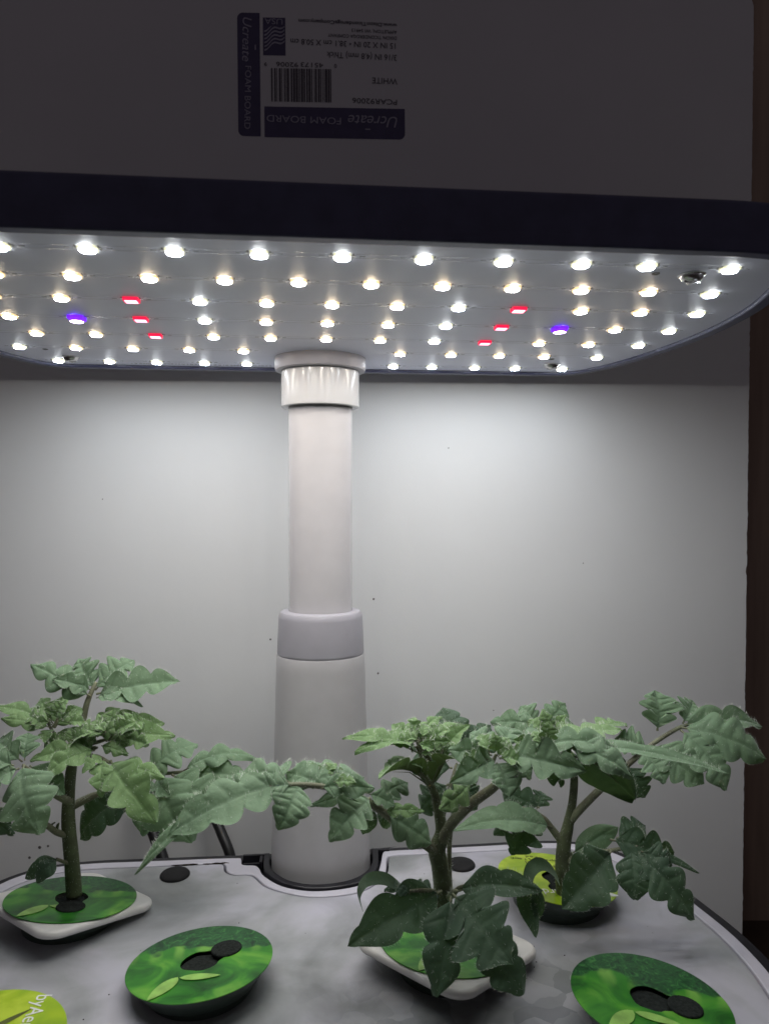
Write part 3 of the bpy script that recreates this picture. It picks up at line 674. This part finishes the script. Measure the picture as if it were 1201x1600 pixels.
class Plant:
    def __init__(s, base, label):
        s.o = Vector(base); s.root = empty('tomato_plant', base); s.k = 0
        tag(s.root, label, 'tomato plant', 'tomato seedlings growing in the planter')
    def tube(s, name, pts, rads, mat='stem', n=12, dens=45, lump=.03, parent=None):
        """pts: (px,py,D); rads in px"""
        W3 = [P(*p) for p in pts]; pp = spline(W3, 7); rs = []
        m = len(W3) - 1
        for i in range(len(pp)):
            u = i / 7; a = min(int(u), m - 1) if m > 0 else 0; f = u - a; D = pts[a][2] * (1 - f) + pts[min(a + 1, m)][2] * f
            r = (rads[a] * (1 - f) + rads[min(a + 1, m)] * f) * D / F / 2 * .92
            rs.append(r * (1 + lump * noise.noise(pp[i] * 1.5)))
        pp = [p - s.o for p in pp]; b = MB(); b.tube(pp, rs, n, 0); hair_on_tube(b, pp, rs, dens, RP)
        return b.build(name, [mat, 'hair'], parent or s.root)
    def leaf(s, rachis, rads, leaflets, mat='leaf', stem='stem_young', dens=30):
        """rachis: px path with distances; leaflets: (bx,by,bD, tx,ty,tD, width_px, face, opts)"""
        lf = s.tube('leaf', rachis, rads, stem, 8, dens)
        for q in leaflets:
            bx, by, bD, tx, ty, tD, wpx, face = q[:8]; o = dict(q[8]) if len(q) > 8 else {}
            b = P(bx, by, bD); t = P(tx, ty, tD)
            view = ((b + t) / 2).normalized(); side = o.pop('side', 0.0)
            nrm = (Vector((side, 0, 1)) * (1 - face) + Vector((side, -1, .25)) * face).normalized()
            if face < 0: nrm = (Vector((side, 0, 1)) * (1 + face) + Vector((side, 1, .15)) * (-face)).normalized()
            tt = (t - b).normalized(); n = (nrm - tt * nrm.dot(tt)).normalized(); sv = tt.cross(n)
            pr = math.sqrt(max(.16, 1 - sv.dot(view) ** 2)); D = (bD + tD) / 2
            w = min(wpx * D / F / pr * o.pop('ws', 1.16), 1.12 * (t - b).length)
            s.k += 1; m = o.pop('mat', mat)
            vs, fs, fm, vein, uvv = leaflet_mesh(b - s.o, t - s.o, w, nrm, seed=s.k * 13 + int(bx), **o)
            me = bpy.data.meshes.new('leaflet'); me.from_pydata([tuple(v * S) for v in vs], [], fs)
            for mm in (m, stem, 'hair'): me.materials.append(M[mm])
            me.polygons.foreach_set('material_index', fm); me.polygons.foreach_set('use_smooth', [True] * len(fs))
            at = me.attributes.new('vein', 'FLOAT', 'POINT'); at.data.foreach_set('value', vein)
            me.update(); ob = bpy.data.objects.new('leaflet', me); C.objects.link(ob); ob.parent = lf
        return lf

# ---- left plant
pl = Plant(P(116, 1395, 27.3), 'tomato seedling rising from the pod at the left, tallest of the three')
pl.tube('stem', [(116, 1400, 27.2), (112, 1345, 27.2), (107, 1290, 27.1), (107, 1250, 27.1), (111, 1205, 27.0), (117, 1178, 27.0), (127, 1155, 27.0)], [26, 25, 23, 20, 18, 15, 12], 'stem', 16, 60)
pl.leaf([(127, 1155, 27), (130, 1125, 27), (137, 1095, 27.1), (150, 1066, 27.4)], [13, 12, 10, 6], [
    (142, 1088, 27.0, 47, 1040, 26.8, 46, .75, dict(lobes=3, depth=.5, droop=-.02)),
    (150, 1084, 27.0, 281, 1062, 27.2, 52, .72, dict(lobes=4, depth=.6, droop=.02)),
    (148, 1078, 27.3, 207, 1024, 27.9, 44, .6, dict(lobes=3, depth=.5)),
    (146, 1076, 27.4, 120, 1024, 27.9, 52, .6, dict(lobes=3, depth=.5)),
    (142, 1078, 27.2, 84, 1056, 26.4, 30, .8, dict(lobes=2)),
    (150, 1090, 27.0, 222, 1094, 26.8, 24, .55, dict(lobes=2))])
pl.leaf([(112, 1195, 27.0), (92, 1160, 26.8), (75, 1130, 26.6)], [9, 7, 4], [
    (82, 1132, 26.6, -8, 1092, 26.2, 28, .5, dict(lobes=3)), (82, 1130, 26.8, 60, 1084, 27.6, 28, .7, dict(lobes=3)),
    (88, 1134, 26.7, 95, 1080, 27.8, 26, .7, dict(lobes=3)), (86, 1136, 26.5, 132, 1102, 27.0, 26, .6, dict(lobes=3)),
    (78, 1136, 26.4, 2, 1116, 25.8, 26, .6, dict(lobes=3)), (80, 1140, 26.4, 70, 1158, 25.8, 22, .7, {})], 'leaf_young')
pl.leaf([(118, 1180, 26.8), (140, 1172, 26.4), (152, 1168, 26.2)], [10, 7, 4], [
    (150, 1166, 26.2, 46, 1178, 25.2, 32, .75, dict(lobes=4, quilt=1.8)), (148, 1172, 26.1, 66, 1207, 24.8, 36, .8, dict(lobes=4, quilt=1.8)),
    (152, 1160, 26.4, 120, 1140, 26.6, 26, .7, dict(lobes=3, quilt=1.8)), (150, 1156, 26.6, 78, 1146, 26.6, 24, .6, dict(lobes=3, quilt=1.6))], 'leaf_young')
pl.leaf([(124, 1165, 26.9), (150, 1160, 26.7), (175, 1152, 26.6)], [9, 7, 4], [
    (165, 1158, 26.5, 270, 1140, 26.4, 38, .7, dict(lobes=4, quilt=1.8)), (162, 1148, 26.8, 255, 1120, 27.2, 34, .6, dict(lobes=3, quilt=1.5)),
    (150, 1142, 26.8, 216, 1108, 27.4, 26, .6, dict(lobes=3)), (148, 1140, 26.9, 188, 1102, 27.6, 22, .7, {}),
    (158, 1150, 26.4, 190, 1126, 26.0, 24, .85, dict(lobes=3, quilt=2)), (152, 1152, 26.2, 170, 1120, 26.2, 20, .85, dict(lobes=3, quilt=2)),
    (168, 1162, 26.4, 215, 1150, 25.8, 24, .85, dict(lobes=3, quilt=2)), (158, 1165, 26.2, 196, 1172, 25.6, 22, .8, dict(lobes=3, quilt=2)),
    (140, 1152, 26.4, 150, 1122, 26.4, 16, .9, dict(lobes=2, quilt=2)), (146, 1158, 26.2, 136, 1130, 26.0, 14, .9, dict(lobes=2, quilt=2))], 'leaf_young')
pl.leaf([(122, 1180, 26.9), (150, 1182, 26.2), (172, 1192, 25.8)], [10, 8, 5], [
    (172, 1188, 25.8, 242, 1282, 24.4, 66, .85, dict(lobes=4, depth=.4, droop=.05, quilt=1.3)),
    (162, 1186, 25.8, 158, 1240, 24.9, 34, .85, dict(lobes=3)), (180, 1192, 25.8, 252, 1206, 25.2, 32, .6, dict(lobes=3)),
    (160, 1182, 25.9, 128, 1204, 25.2, 20, .8, {})], 'leaf_young')
pl.leaf([(114, 1262, 27.2), (160, 1238, 27.4), (215, 1214, 27.8), (290, 1206, 28.2), (330, 1200, 28.4)], [9, 8, 7, 6, 4], [
    (228, 1210, 27.8, 306, 1152, 28.6, 52, .7, dict(lobes=3)), (286, 1204, 28.0, 400, 1168, 28.4, 34, .45, dict(lobes=3, depth=.4)),
    (300, 1208, 28.1, 390, 1212, 27.6, 44, .7, dict(lobes=3, depth=.3)), (250, 1208, 27.6, 292, 1312, 26.4, 84, .85, dict(lobes=4, depth=.35)),
    (268, 1210, 27.6, 352, 1262, 26.8, 60, .8, dict(lobes=3)), (238, 1215, 27.6, 222, 1300, 26.4, 46, .8, dict(lobes=3)),
    (245, 1215, 27.5, 262, 1240, 26.6, 30, .9, dict(lobes=2))])
pl.leaf([(114, 1256, 27.3), (150, 1240, 27.9), (196, 1236, 28.2)], [8, 7, 4], [
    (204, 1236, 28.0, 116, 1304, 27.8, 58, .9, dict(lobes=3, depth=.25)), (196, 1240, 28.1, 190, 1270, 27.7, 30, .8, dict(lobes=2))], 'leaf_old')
pl.leaf([(108, 1252, 27.0), (85, 1240, 26.2), (60, 1215, 25.4), (36, 1196, 24.8)], [15, 12, 9, 6], [
    (36, 1194, 24.8, 60, 1302, 23.4, 84, .9, dict(lobes=3, depth=.35, droop=.02, quilt=1.2)),
    (30, 1200, 24.7, -45, 1238, 23.8, 50, .7, dict(lobes=3)), (46, 1196, 25.2, 102, 1236, 25.2, 40, .7, dict(lobes=3, mat='leaf')),
    (34, 1190, 25.2, -5, 1150, 25.8, 44, .8, dict(lobes=3)), (38, 1188, 25.2, 44, 1140, 25.8, 38, .8, dict(lobes=3)),
    (22, 1196, 24.6, -40, 1180, 24.4, 40, .6, dict(lobes=3))])
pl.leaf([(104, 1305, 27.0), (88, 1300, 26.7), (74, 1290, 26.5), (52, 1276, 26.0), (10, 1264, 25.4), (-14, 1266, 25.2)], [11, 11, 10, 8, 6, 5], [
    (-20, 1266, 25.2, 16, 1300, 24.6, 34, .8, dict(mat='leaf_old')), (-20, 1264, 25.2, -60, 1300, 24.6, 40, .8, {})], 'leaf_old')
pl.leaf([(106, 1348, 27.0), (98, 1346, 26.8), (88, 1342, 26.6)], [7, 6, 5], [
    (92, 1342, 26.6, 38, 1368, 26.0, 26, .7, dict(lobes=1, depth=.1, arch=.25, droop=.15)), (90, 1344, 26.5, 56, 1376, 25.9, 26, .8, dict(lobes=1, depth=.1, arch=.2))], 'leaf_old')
pl.tube('side_shoot', [(88, 1300, 26.8), (90, 1290, 26.7), (92, 1286, 26.6)], [6, 5, 2], 'stem', 8, 20)
pl.tube('side_shoot', [(84, 1298, 26.8), (80, 1290, 26.7), (86, 1285, 26.6)], [5, 4, 2], 'stem', 8, 20)

# ---- centre plant
pc = Plant(P(694, 1415, 24.3), 'tomato seedling in the middle, its long pale leaf reaching left across the pole')
pc.tube('stem', [(692, 1425, 24.3), (691, 1390, 24.3), (686, 1352, 24.2), (682, 1328, 24.1), (690, 1300, 24.1), (684, 1268, 24.1), (678, 1240, 24.1), (668, 1222, 24.1)], [31, 31, 29, 30, 24, 16, 14, 12], 'stem', 16, 60)
pc.tube('stem', [(668, 1226, 24.1), (672, 1205, 24.1), (668, 1185, 24.1), (655, 1165, 24.1), (650, 1150, 24.2)], [12, 12, 11, 9, 5], 'stem_young', 12, 60)
pc.tube('leaf_stalk', [(668, 1228, 24.0), (682, 1208, 23.9), (692, 1182, 23.9), (698, 1160, 24.0)], [10, 9, 8, 5], 'stem_young', 10, 60)
pc.leaf([(662, 1200, 24.0), (656, 1180, 23.9), (650, 1166, 23.8)], [7, 6, 4], [
    (652, 1168, 23.8, 540, 1136, 23.0, 22, .35, dict(lobes=5, quilt=2, arch=.06)), (654, 1176, 23.7, 558, 1158, 22.8, 28, .15, dict(lobes=4, quilt=2, fold=.4)),
    (658, 1162, 24.0, 722, 1124, 24.2, 26, .5, dict(lobes=4, quilt=2)), (650, 1154, 24.2, 690, 1112, 24.8, 22, .6, dict(lobes=4, quilt=2)),
    (640, 1158, 24.2, 648, 1114, 25.0, 24, .6, dict(lobes=3, quilt=2)), (646, 1160, 24.0, 610, 1128, 24.4, 22, .5, dict(lobes=3, quilt=2)),
    (656, 1160, 23.7, 668, 1130, 23.8, 16, .9, dict(lobes=2, quilt=2)), (650, 1158, 23.7, 636, 1134, 23.7, 14, .9, dict(lobes=2, quilt=2)), (660, 1165, 23.6, 684, 1140, 23.6, 16, .9, dict(lobes=2, quilt=2))], 'leaf_young')
pc.leaf([(690, 1190, 24.0), (694, 1175, 24.0), (700, 1160, 24.0)], [6, 5, 3], [
    (684, 1184, 23.9, 730, 1126, 23.8, 28, .6, dict(lobes=4, quilt=2)), (680, 1180, 24.0, 688, 1140, 24.4, 22, .7, dict(lobes=3, quilt=2)),
    (690, 1172, 24.1, 716, 1142, 24.5, 20, .7, dict(lobes=3, quilt=2))], 'leaf_young')
pc.leaf([(670, 1226, 23.9), (664, 1216, 23.5), (655, 1208, 23.2)], [8, 7, 5], [
    (668, 1226, 23.6, 590, 1196, 22.2, 34, -.35, dict(lobes=5, quilt=1.6, fold=.5)), (672, 1228, 23.6, 716, 1174, 22.9, 30, -.35, dict(lobes=4, quilt=1.6, fold=.5)),
    (664, 1216, 23.6, 610, 1176, 23.2, 26, -.2, dict(lobes=4, quilt=1.6))], 'leaf_young')
# the long pale leaf to the left
pc.leaf([(680, 1330, 24.0), (640, 1302, 23.4), (600, 1270, 22.8), (565, 1248, 22.2), (520, 1232, 21.7), (470, 1226, 21.2), (420, 1228, 20.7)], [19, 17, 15, 13, 11, 9, 6], [
    (505, 1230, 21.5, 446, 1200, 21.8, 46, .5, dict(lobes=3)), (520, 1232, 21.6, 540, 1192, 22.6, 46, .6, dict(lobes=3)), (500, 1232, 21.4, 585, 1226, 21.4, 36, .6, dict(lobes=3)), (455, 1226, 21.0, 395, 1236, 20.6, 44, .6, dict(lobes=3)), (420, 1226, 20.8, 345, 1236, 20.6, 40, .45, dict(lobes=3)),
    (442, 1222, 21.0, 262, 1306, 19.3, 66, .62, dict(lobes=4, depth=.35, droop=.0, ws=1.25)),
    (360, 1258, 20.2, 204, 1346, 19.0, 26, .3, dict(lobes=2, depth=.2, ws=.9)),
    (468, 1226, 21.2, 436, 1290, 20.2, 60, .8, dict(lobes=3, depth=.25)),
    (452, 1222, 21.2, 366, 1206, 21.0, 34, .35, dict(lobes=3, depth=.4)),
    (482, 1222, 21.5, 572, 1200, 22.6, 50, .6, dict(lobes=3, depth=.45)),
    (475, 1220, 21.5, 500, 1186, 23.0, 44, .4, dict(lobes=3, depth=.45)),
    (440, 1220, 21.2, 430, 1196, 22.6, 44, .35, dict(lobes=3, depth=.45)),
    (578, 1246, 22.0, 516, 1305, 20.8, 62, .85, dict(lobes=3, depth=.35)),
    (560, 1240, 22.2, 488, 1252, 21.2, 26, .8, dict(lobes=3)),
    (576, 1240, 22.4, 618, 1254, 22.4, 26, .6, dict(lobes=2)), (590, 1246, 22.8, 640, 1212, 24.0, 40, .6, dict(lobes=3)),
    (530, 1236, 21.8, 566, 1230, 22.2, 16, .5, dict(lobes=2)), (585, 1262, 22.8, 566, 1304, 22.8, 24, .8, dict(mat='leaf_old', lobes=1, depth=.1)),
    (588, 1264, 23.2, 612, 1292, 23.6, 22, .7, dict(mat='leaf_old', lobes=1, depth=.1)), (604, 1272, 22.8, 676, 1312, 22.6, 54, .8, dict(lobes=2, depth=.3)),
    (600, 1268, 22.6, 660, 1262, 22.2, 22, .7, dict(lobes=3, quilt=1.8, mat='leaf_young'))], dens=60)
pc.tube('side_shoot', [(718, 1235, 24.9), (708, 1270, 24.8), (702, 1310, 24.7), (701, 1350, 24.7), (703, 1395, 24.6)], [7, 8, 8, 8, 8], 'stem_young', 8, 110)
# right branch and its near leaf
pc.leaf([(690, 1312, 24.0), (706, 1285, 23.7), (735, 1256, 23.2), (768, 1232, 22.7), (800, 1205, 22.2), (840, 1180, 21.8), (880, 1168, 21.4)], [20, 19, 18, 16, 12, 9, 6], [
    (735, 1222, 23.0, 690, 1262, 22.2, 40, .85, dict(lobes=3, mat='leaf_young', quilt=1.6)),
    (775, 1192, 22.0, 795, 1236, 20.9, 66, .8, dict(lobes=4, depth=.5, quilt=1.3)), (772, 1186, 22.0, 706, 1216, 21.0, 46, .8, dict(lobes=4, depth=.55, quilt=1.4)),
    (768, 1180, 22.1, 700, 1168, 22.0, 40, .7, dict(lobes=4, quilt=1.5)), (775, 1170, 22.4, 730, 1140, 23.2, 40, .7, dict(lobes=4, quilt=1.5)),
    (785, 1168, 22.3, 800, 1128, 23.4, 42, .6, dict(lobes=4, quilt=1.5)), (805, 1172, 22.0, 878, 1142, 22.6, 44, .6, dict(lobes=3)),
    (790, 1182, 21.8, 912, 1196, 20.6, 58, .72, dict(lobes=4, depth=.45)), (830, 1172, 21.8, 905, 1152, 21.8, 30, .6, dict(lobes=3)),
    (846, 1170, 21.8, 966, 1156, 21.0, 36, .45, dict(lobes=4)), (858, 1162, 21.8, 968, 1122, 22.0, 34, .05, dict(lobes=4, mat='leaf_young')),
    (880, 1166, 21.4, 1142, 1172, 20.6, 22, .25, dict(lobes=3, depth=.25, ws=.9, arch=.0)), (890, 1168, 21.4, 985, 1200, 20.4, 44, .6, dict(lobes=3)),
    (896, 1166, 21.6, 992, 1250, 21.4, 66, -.8, dict(lobes=0, depth=.0, droop=.0, mat='leaf_old')), (800, 1190, 22.2, 828, 1212, 21.6, 30, .8, dict(lobes=3)),
    (862, 1176, 22.0, 862, 1222, 22.2, 28, -.6, dict(mat='leaf_old', lobes=1, depth=.1))], dens=60)
# darker leaf standing behind
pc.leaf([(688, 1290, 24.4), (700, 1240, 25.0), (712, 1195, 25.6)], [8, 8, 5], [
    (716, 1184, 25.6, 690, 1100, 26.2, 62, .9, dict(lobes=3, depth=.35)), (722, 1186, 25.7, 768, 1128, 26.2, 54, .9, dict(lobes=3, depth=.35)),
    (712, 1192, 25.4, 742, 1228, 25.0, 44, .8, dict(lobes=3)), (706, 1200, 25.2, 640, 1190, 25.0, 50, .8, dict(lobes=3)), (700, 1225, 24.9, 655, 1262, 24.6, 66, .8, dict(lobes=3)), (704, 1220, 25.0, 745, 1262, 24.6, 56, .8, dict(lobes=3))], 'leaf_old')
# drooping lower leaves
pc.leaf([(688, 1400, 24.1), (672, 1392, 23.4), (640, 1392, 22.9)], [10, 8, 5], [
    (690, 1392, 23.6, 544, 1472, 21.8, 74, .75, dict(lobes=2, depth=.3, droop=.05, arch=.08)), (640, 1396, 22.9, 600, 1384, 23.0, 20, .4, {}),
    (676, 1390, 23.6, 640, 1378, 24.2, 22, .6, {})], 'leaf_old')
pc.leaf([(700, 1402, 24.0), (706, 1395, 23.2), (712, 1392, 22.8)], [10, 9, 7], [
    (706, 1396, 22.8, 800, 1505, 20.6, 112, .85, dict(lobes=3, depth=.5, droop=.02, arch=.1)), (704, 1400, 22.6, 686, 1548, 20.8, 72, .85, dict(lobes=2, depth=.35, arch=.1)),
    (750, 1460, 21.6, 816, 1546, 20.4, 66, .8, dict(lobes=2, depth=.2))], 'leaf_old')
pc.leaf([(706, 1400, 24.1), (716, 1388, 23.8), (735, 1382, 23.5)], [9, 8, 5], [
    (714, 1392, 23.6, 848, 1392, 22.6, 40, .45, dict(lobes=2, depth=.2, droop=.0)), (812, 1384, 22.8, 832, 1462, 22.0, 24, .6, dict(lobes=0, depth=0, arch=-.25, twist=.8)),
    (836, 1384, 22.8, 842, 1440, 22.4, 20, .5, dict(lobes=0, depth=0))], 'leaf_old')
def ribbon(pl_, pts, w, mat):              # a leaflet bent right over, seen as a loop
    pp = spline([P(*p) - pl_.o for p in pts], 6); vs = []; fs = []; vn = []
    for i, p in enumerate(pp):
        t = (pp[min(i + 1, len(pp) - 1)] - pp[max(0, i - 1)]).normalized(); sd = t.cross(Vector((0, 1, 0))).normalized() * .25 + Vector((0, -1, 0)) * .8
        ww = w * math.sin(math.pi * min(.98, max(.06, i / (len(pp) - 1)))) ** .6
        for v in (-1, -.5, 0, .5, 1): vs.append(p + sd * ww * v + Vector((0, 0, .12 * ww * abs(v)))); vn.append(.7 if v == 0 else 0)
    for i in range(len(pp) - 1):
        for j in range(4): a = i * 5 + j; fs.append((a, a + 1, a + 6, a + 5))
    o = mesh_obj('bent_leaflet', vs, fs, mat, pl_.root); at = o.data.attributes.new('vein', 'FLOAT', 'POINT'); at.data.foreach_set('value', vn); return o
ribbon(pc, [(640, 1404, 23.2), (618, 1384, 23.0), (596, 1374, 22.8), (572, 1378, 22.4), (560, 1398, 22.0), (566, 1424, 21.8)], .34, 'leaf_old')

# ---- right plant
pr_ = Plant(P(880, 1392, 27.0), 'tomato seedling at the right growing from the yellow-green pod')
pr_.tube('stem', [(880, 1396, 27.0), (878, 1355, 27.0), (880, 1320, 27.0), (886, 1292, 27.0), (893, 1255, 27.0), (896, 1215, 27.1), (892, 1185, 27.1)], [28, 26, 24, 19, 14, 13, 10], 'stem', 16, 60)
pr_.leaf([(888, 1285, 27.0), (905, 1265, 26.8), (942, 1228, 26.6), (985, 1190, 26.6), (1022, 1160, 26.8), (1058, 1138, 27.0), (1080, 1130, 27.0)], [15, 14, 13, 10, 8, 7, 4], [
    (1026, 1142, 27.0, 1024, 1074, 27.5, 84, .85, dict(lobes=4, depth=.45)), (1062, 1136, 26.9, 1200, 1172, 26.0, 66, .72, dict(lobes=3, depth=.4)),
    (1062, 1134, 27.0, 1196, 1118, 27.4, 40, .6, dict(lobes=4, depth=.45)), (1066, 1130, 27.0, 1084, 1090, 27.6, 56, .8, dict(lobes=3, depth=.4)),
    (1062, 1140, 26.8, 1140, 1224, 25.4, 62, .8, dict(lobes=4, depth=.4)), (1015, 1165, 26.6, 1100, 1218, 25.6, 58, .8, dict(lobes=4, depth=.4)), (1000, 1172, 26.5, 1040, 1218, 25.6, 50, .8, dict(lobes=3)),
    (975, 1196, 26.6, 1008, 1244, 26.2, 46, .8, dict(lobes=3, mat='leaf_old')), (1010, 1168, 26.7, 960, 1150, 27.0, 40, .6, dict(lobes=3))], dens=50)
pr_.leaf([(893, 1205, 27.1), (880, 1172, 27.2), (860, 1148, 27.3), (842, 1134, 27.5)], [9, 8, 6, 4], [
    (842, 1134, 27.4, 764, 1122, 27.8, 36, .7, dict(lobes=4)), (850, 1132, 27.5, 884, 1094, 27.9, 40, .85, dict(lobes=4)),
    (838, 1132, 27.5, 812, 1100, 27.9, 40, .8, dict(lobes=4)), (862, 1146, 27.3, 900, 1130, 27.6, 30, .7, dict(lobes=3)), (850, 1146, 27.2, 800, 1150, 26.8, 30, .7, dict(lobes=3))], 'leaf')
pr_.leaf([(893, 1215, 27.0), (905, 1185, 26.8), (915, 1165, 26.8)], [9, 7, 5], [
    (912, 1166, 26.8, 974, 1118, 27.2, 36, .1, dict(lobes=4, mat='leaf_young')), (905, 1180, 26.7, 850, 1204, 26.0, 34, -.5, dict(lobes=3, mat='leaf_old')),
    (915, 1172, 26.8, 962, 1190, 26.2, 36, .6, dict(lobes=3)), (900, 1170, 26.8, 880, 1130, 27.4, 34, .7, dict(lobes=3)),
    (900, 1190, 26.8, 870, 1224, 26.6, 28, -.7, dict(lobes=1, mat='leaf_old'))])
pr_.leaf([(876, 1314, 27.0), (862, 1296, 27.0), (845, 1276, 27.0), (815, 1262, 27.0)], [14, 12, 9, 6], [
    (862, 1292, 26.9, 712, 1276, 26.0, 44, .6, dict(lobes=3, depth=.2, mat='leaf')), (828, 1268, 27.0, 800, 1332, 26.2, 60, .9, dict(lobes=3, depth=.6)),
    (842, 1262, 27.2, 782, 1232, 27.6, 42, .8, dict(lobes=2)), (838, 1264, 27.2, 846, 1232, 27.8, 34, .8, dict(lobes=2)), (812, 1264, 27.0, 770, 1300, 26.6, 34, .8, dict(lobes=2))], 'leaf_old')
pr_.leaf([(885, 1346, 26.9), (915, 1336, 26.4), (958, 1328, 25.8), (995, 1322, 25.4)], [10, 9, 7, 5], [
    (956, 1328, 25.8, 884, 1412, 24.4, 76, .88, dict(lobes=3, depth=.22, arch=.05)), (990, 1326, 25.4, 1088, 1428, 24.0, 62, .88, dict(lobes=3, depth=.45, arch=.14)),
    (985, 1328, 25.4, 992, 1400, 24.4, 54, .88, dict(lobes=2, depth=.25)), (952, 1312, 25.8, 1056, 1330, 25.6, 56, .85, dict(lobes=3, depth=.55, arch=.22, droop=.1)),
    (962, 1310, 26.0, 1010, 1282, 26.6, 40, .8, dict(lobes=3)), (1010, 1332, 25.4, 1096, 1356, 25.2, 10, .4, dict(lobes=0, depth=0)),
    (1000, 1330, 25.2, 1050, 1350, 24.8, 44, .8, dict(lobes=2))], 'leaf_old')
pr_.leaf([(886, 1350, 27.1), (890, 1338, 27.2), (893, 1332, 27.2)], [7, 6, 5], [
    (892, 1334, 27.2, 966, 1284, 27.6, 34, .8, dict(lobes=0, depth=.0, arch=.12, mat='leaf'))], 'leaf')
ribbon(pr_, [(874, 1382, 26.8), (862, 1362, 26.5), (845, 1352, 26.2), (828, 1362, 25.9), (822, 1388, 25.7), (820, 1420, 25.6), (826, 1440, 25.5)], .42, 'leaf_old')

# crumpled young leaflets crowding the growing tips
def tuft(p, x, y, D, spread, n, size, seed):
    rr = random.Random(seed); ls = []
    for i in range(n):
        a = math.pi * (i + .5) / n * 1.25 - .12 * math.pi + rr.uniform(-.2, .2); q = rr.uniform(.15, .6) * spread
        bx = x + math.cos(a) * q; by = y - math.sin(a) * q * .45 + 6; l = size * rr.uniform(.9, 1.45); dd = rr.uniform(-.7, .5)
        ls.append((bx, by, D + dd, bx + math.cos(a) * l, by - math.sin(a) * l * .75 - 2, D + dd + rr.uniform(-.3, .5), l * rr.uniform(.5, .68), rr.uniform(.45, .9), dict(lobes=rr.choice((3, 4, 4)), quilt=2.2, nu=40, nv=12, fold=.3, hairs=1.6)))
    p.leaf([(x - 4, y + 14, D), (x, y + 6, D), (x + 2, y, D)], [8, 6, 4], ls, 'leaf_young')
tuft(pl, 172, 1142, 26.3, 44, 15, 32, 1); tuft(pl, 88, 1122, 26.4, 30, 9, 30, 2); tuft(pl, 110, 1160, 26.1, 24, 7, 26, 3)
tuft(pc, 658, 1152, 23.7, 34, 12, 30, 4); tuft(pc, 690, 1170, 23.6, 22, 7, 26, 5); tuft(pc, 500, 1216, 21.7, 40, 6, 28, 6)
tuft(pc, 772, 1178, 21.9, 36, 11, 34, 7); tuft(pr_, 862, 1142, 27.2, 30, 8, 32, 8); tuft(pc, 850, 1164, 21.7, 34, 8, 32, 9)
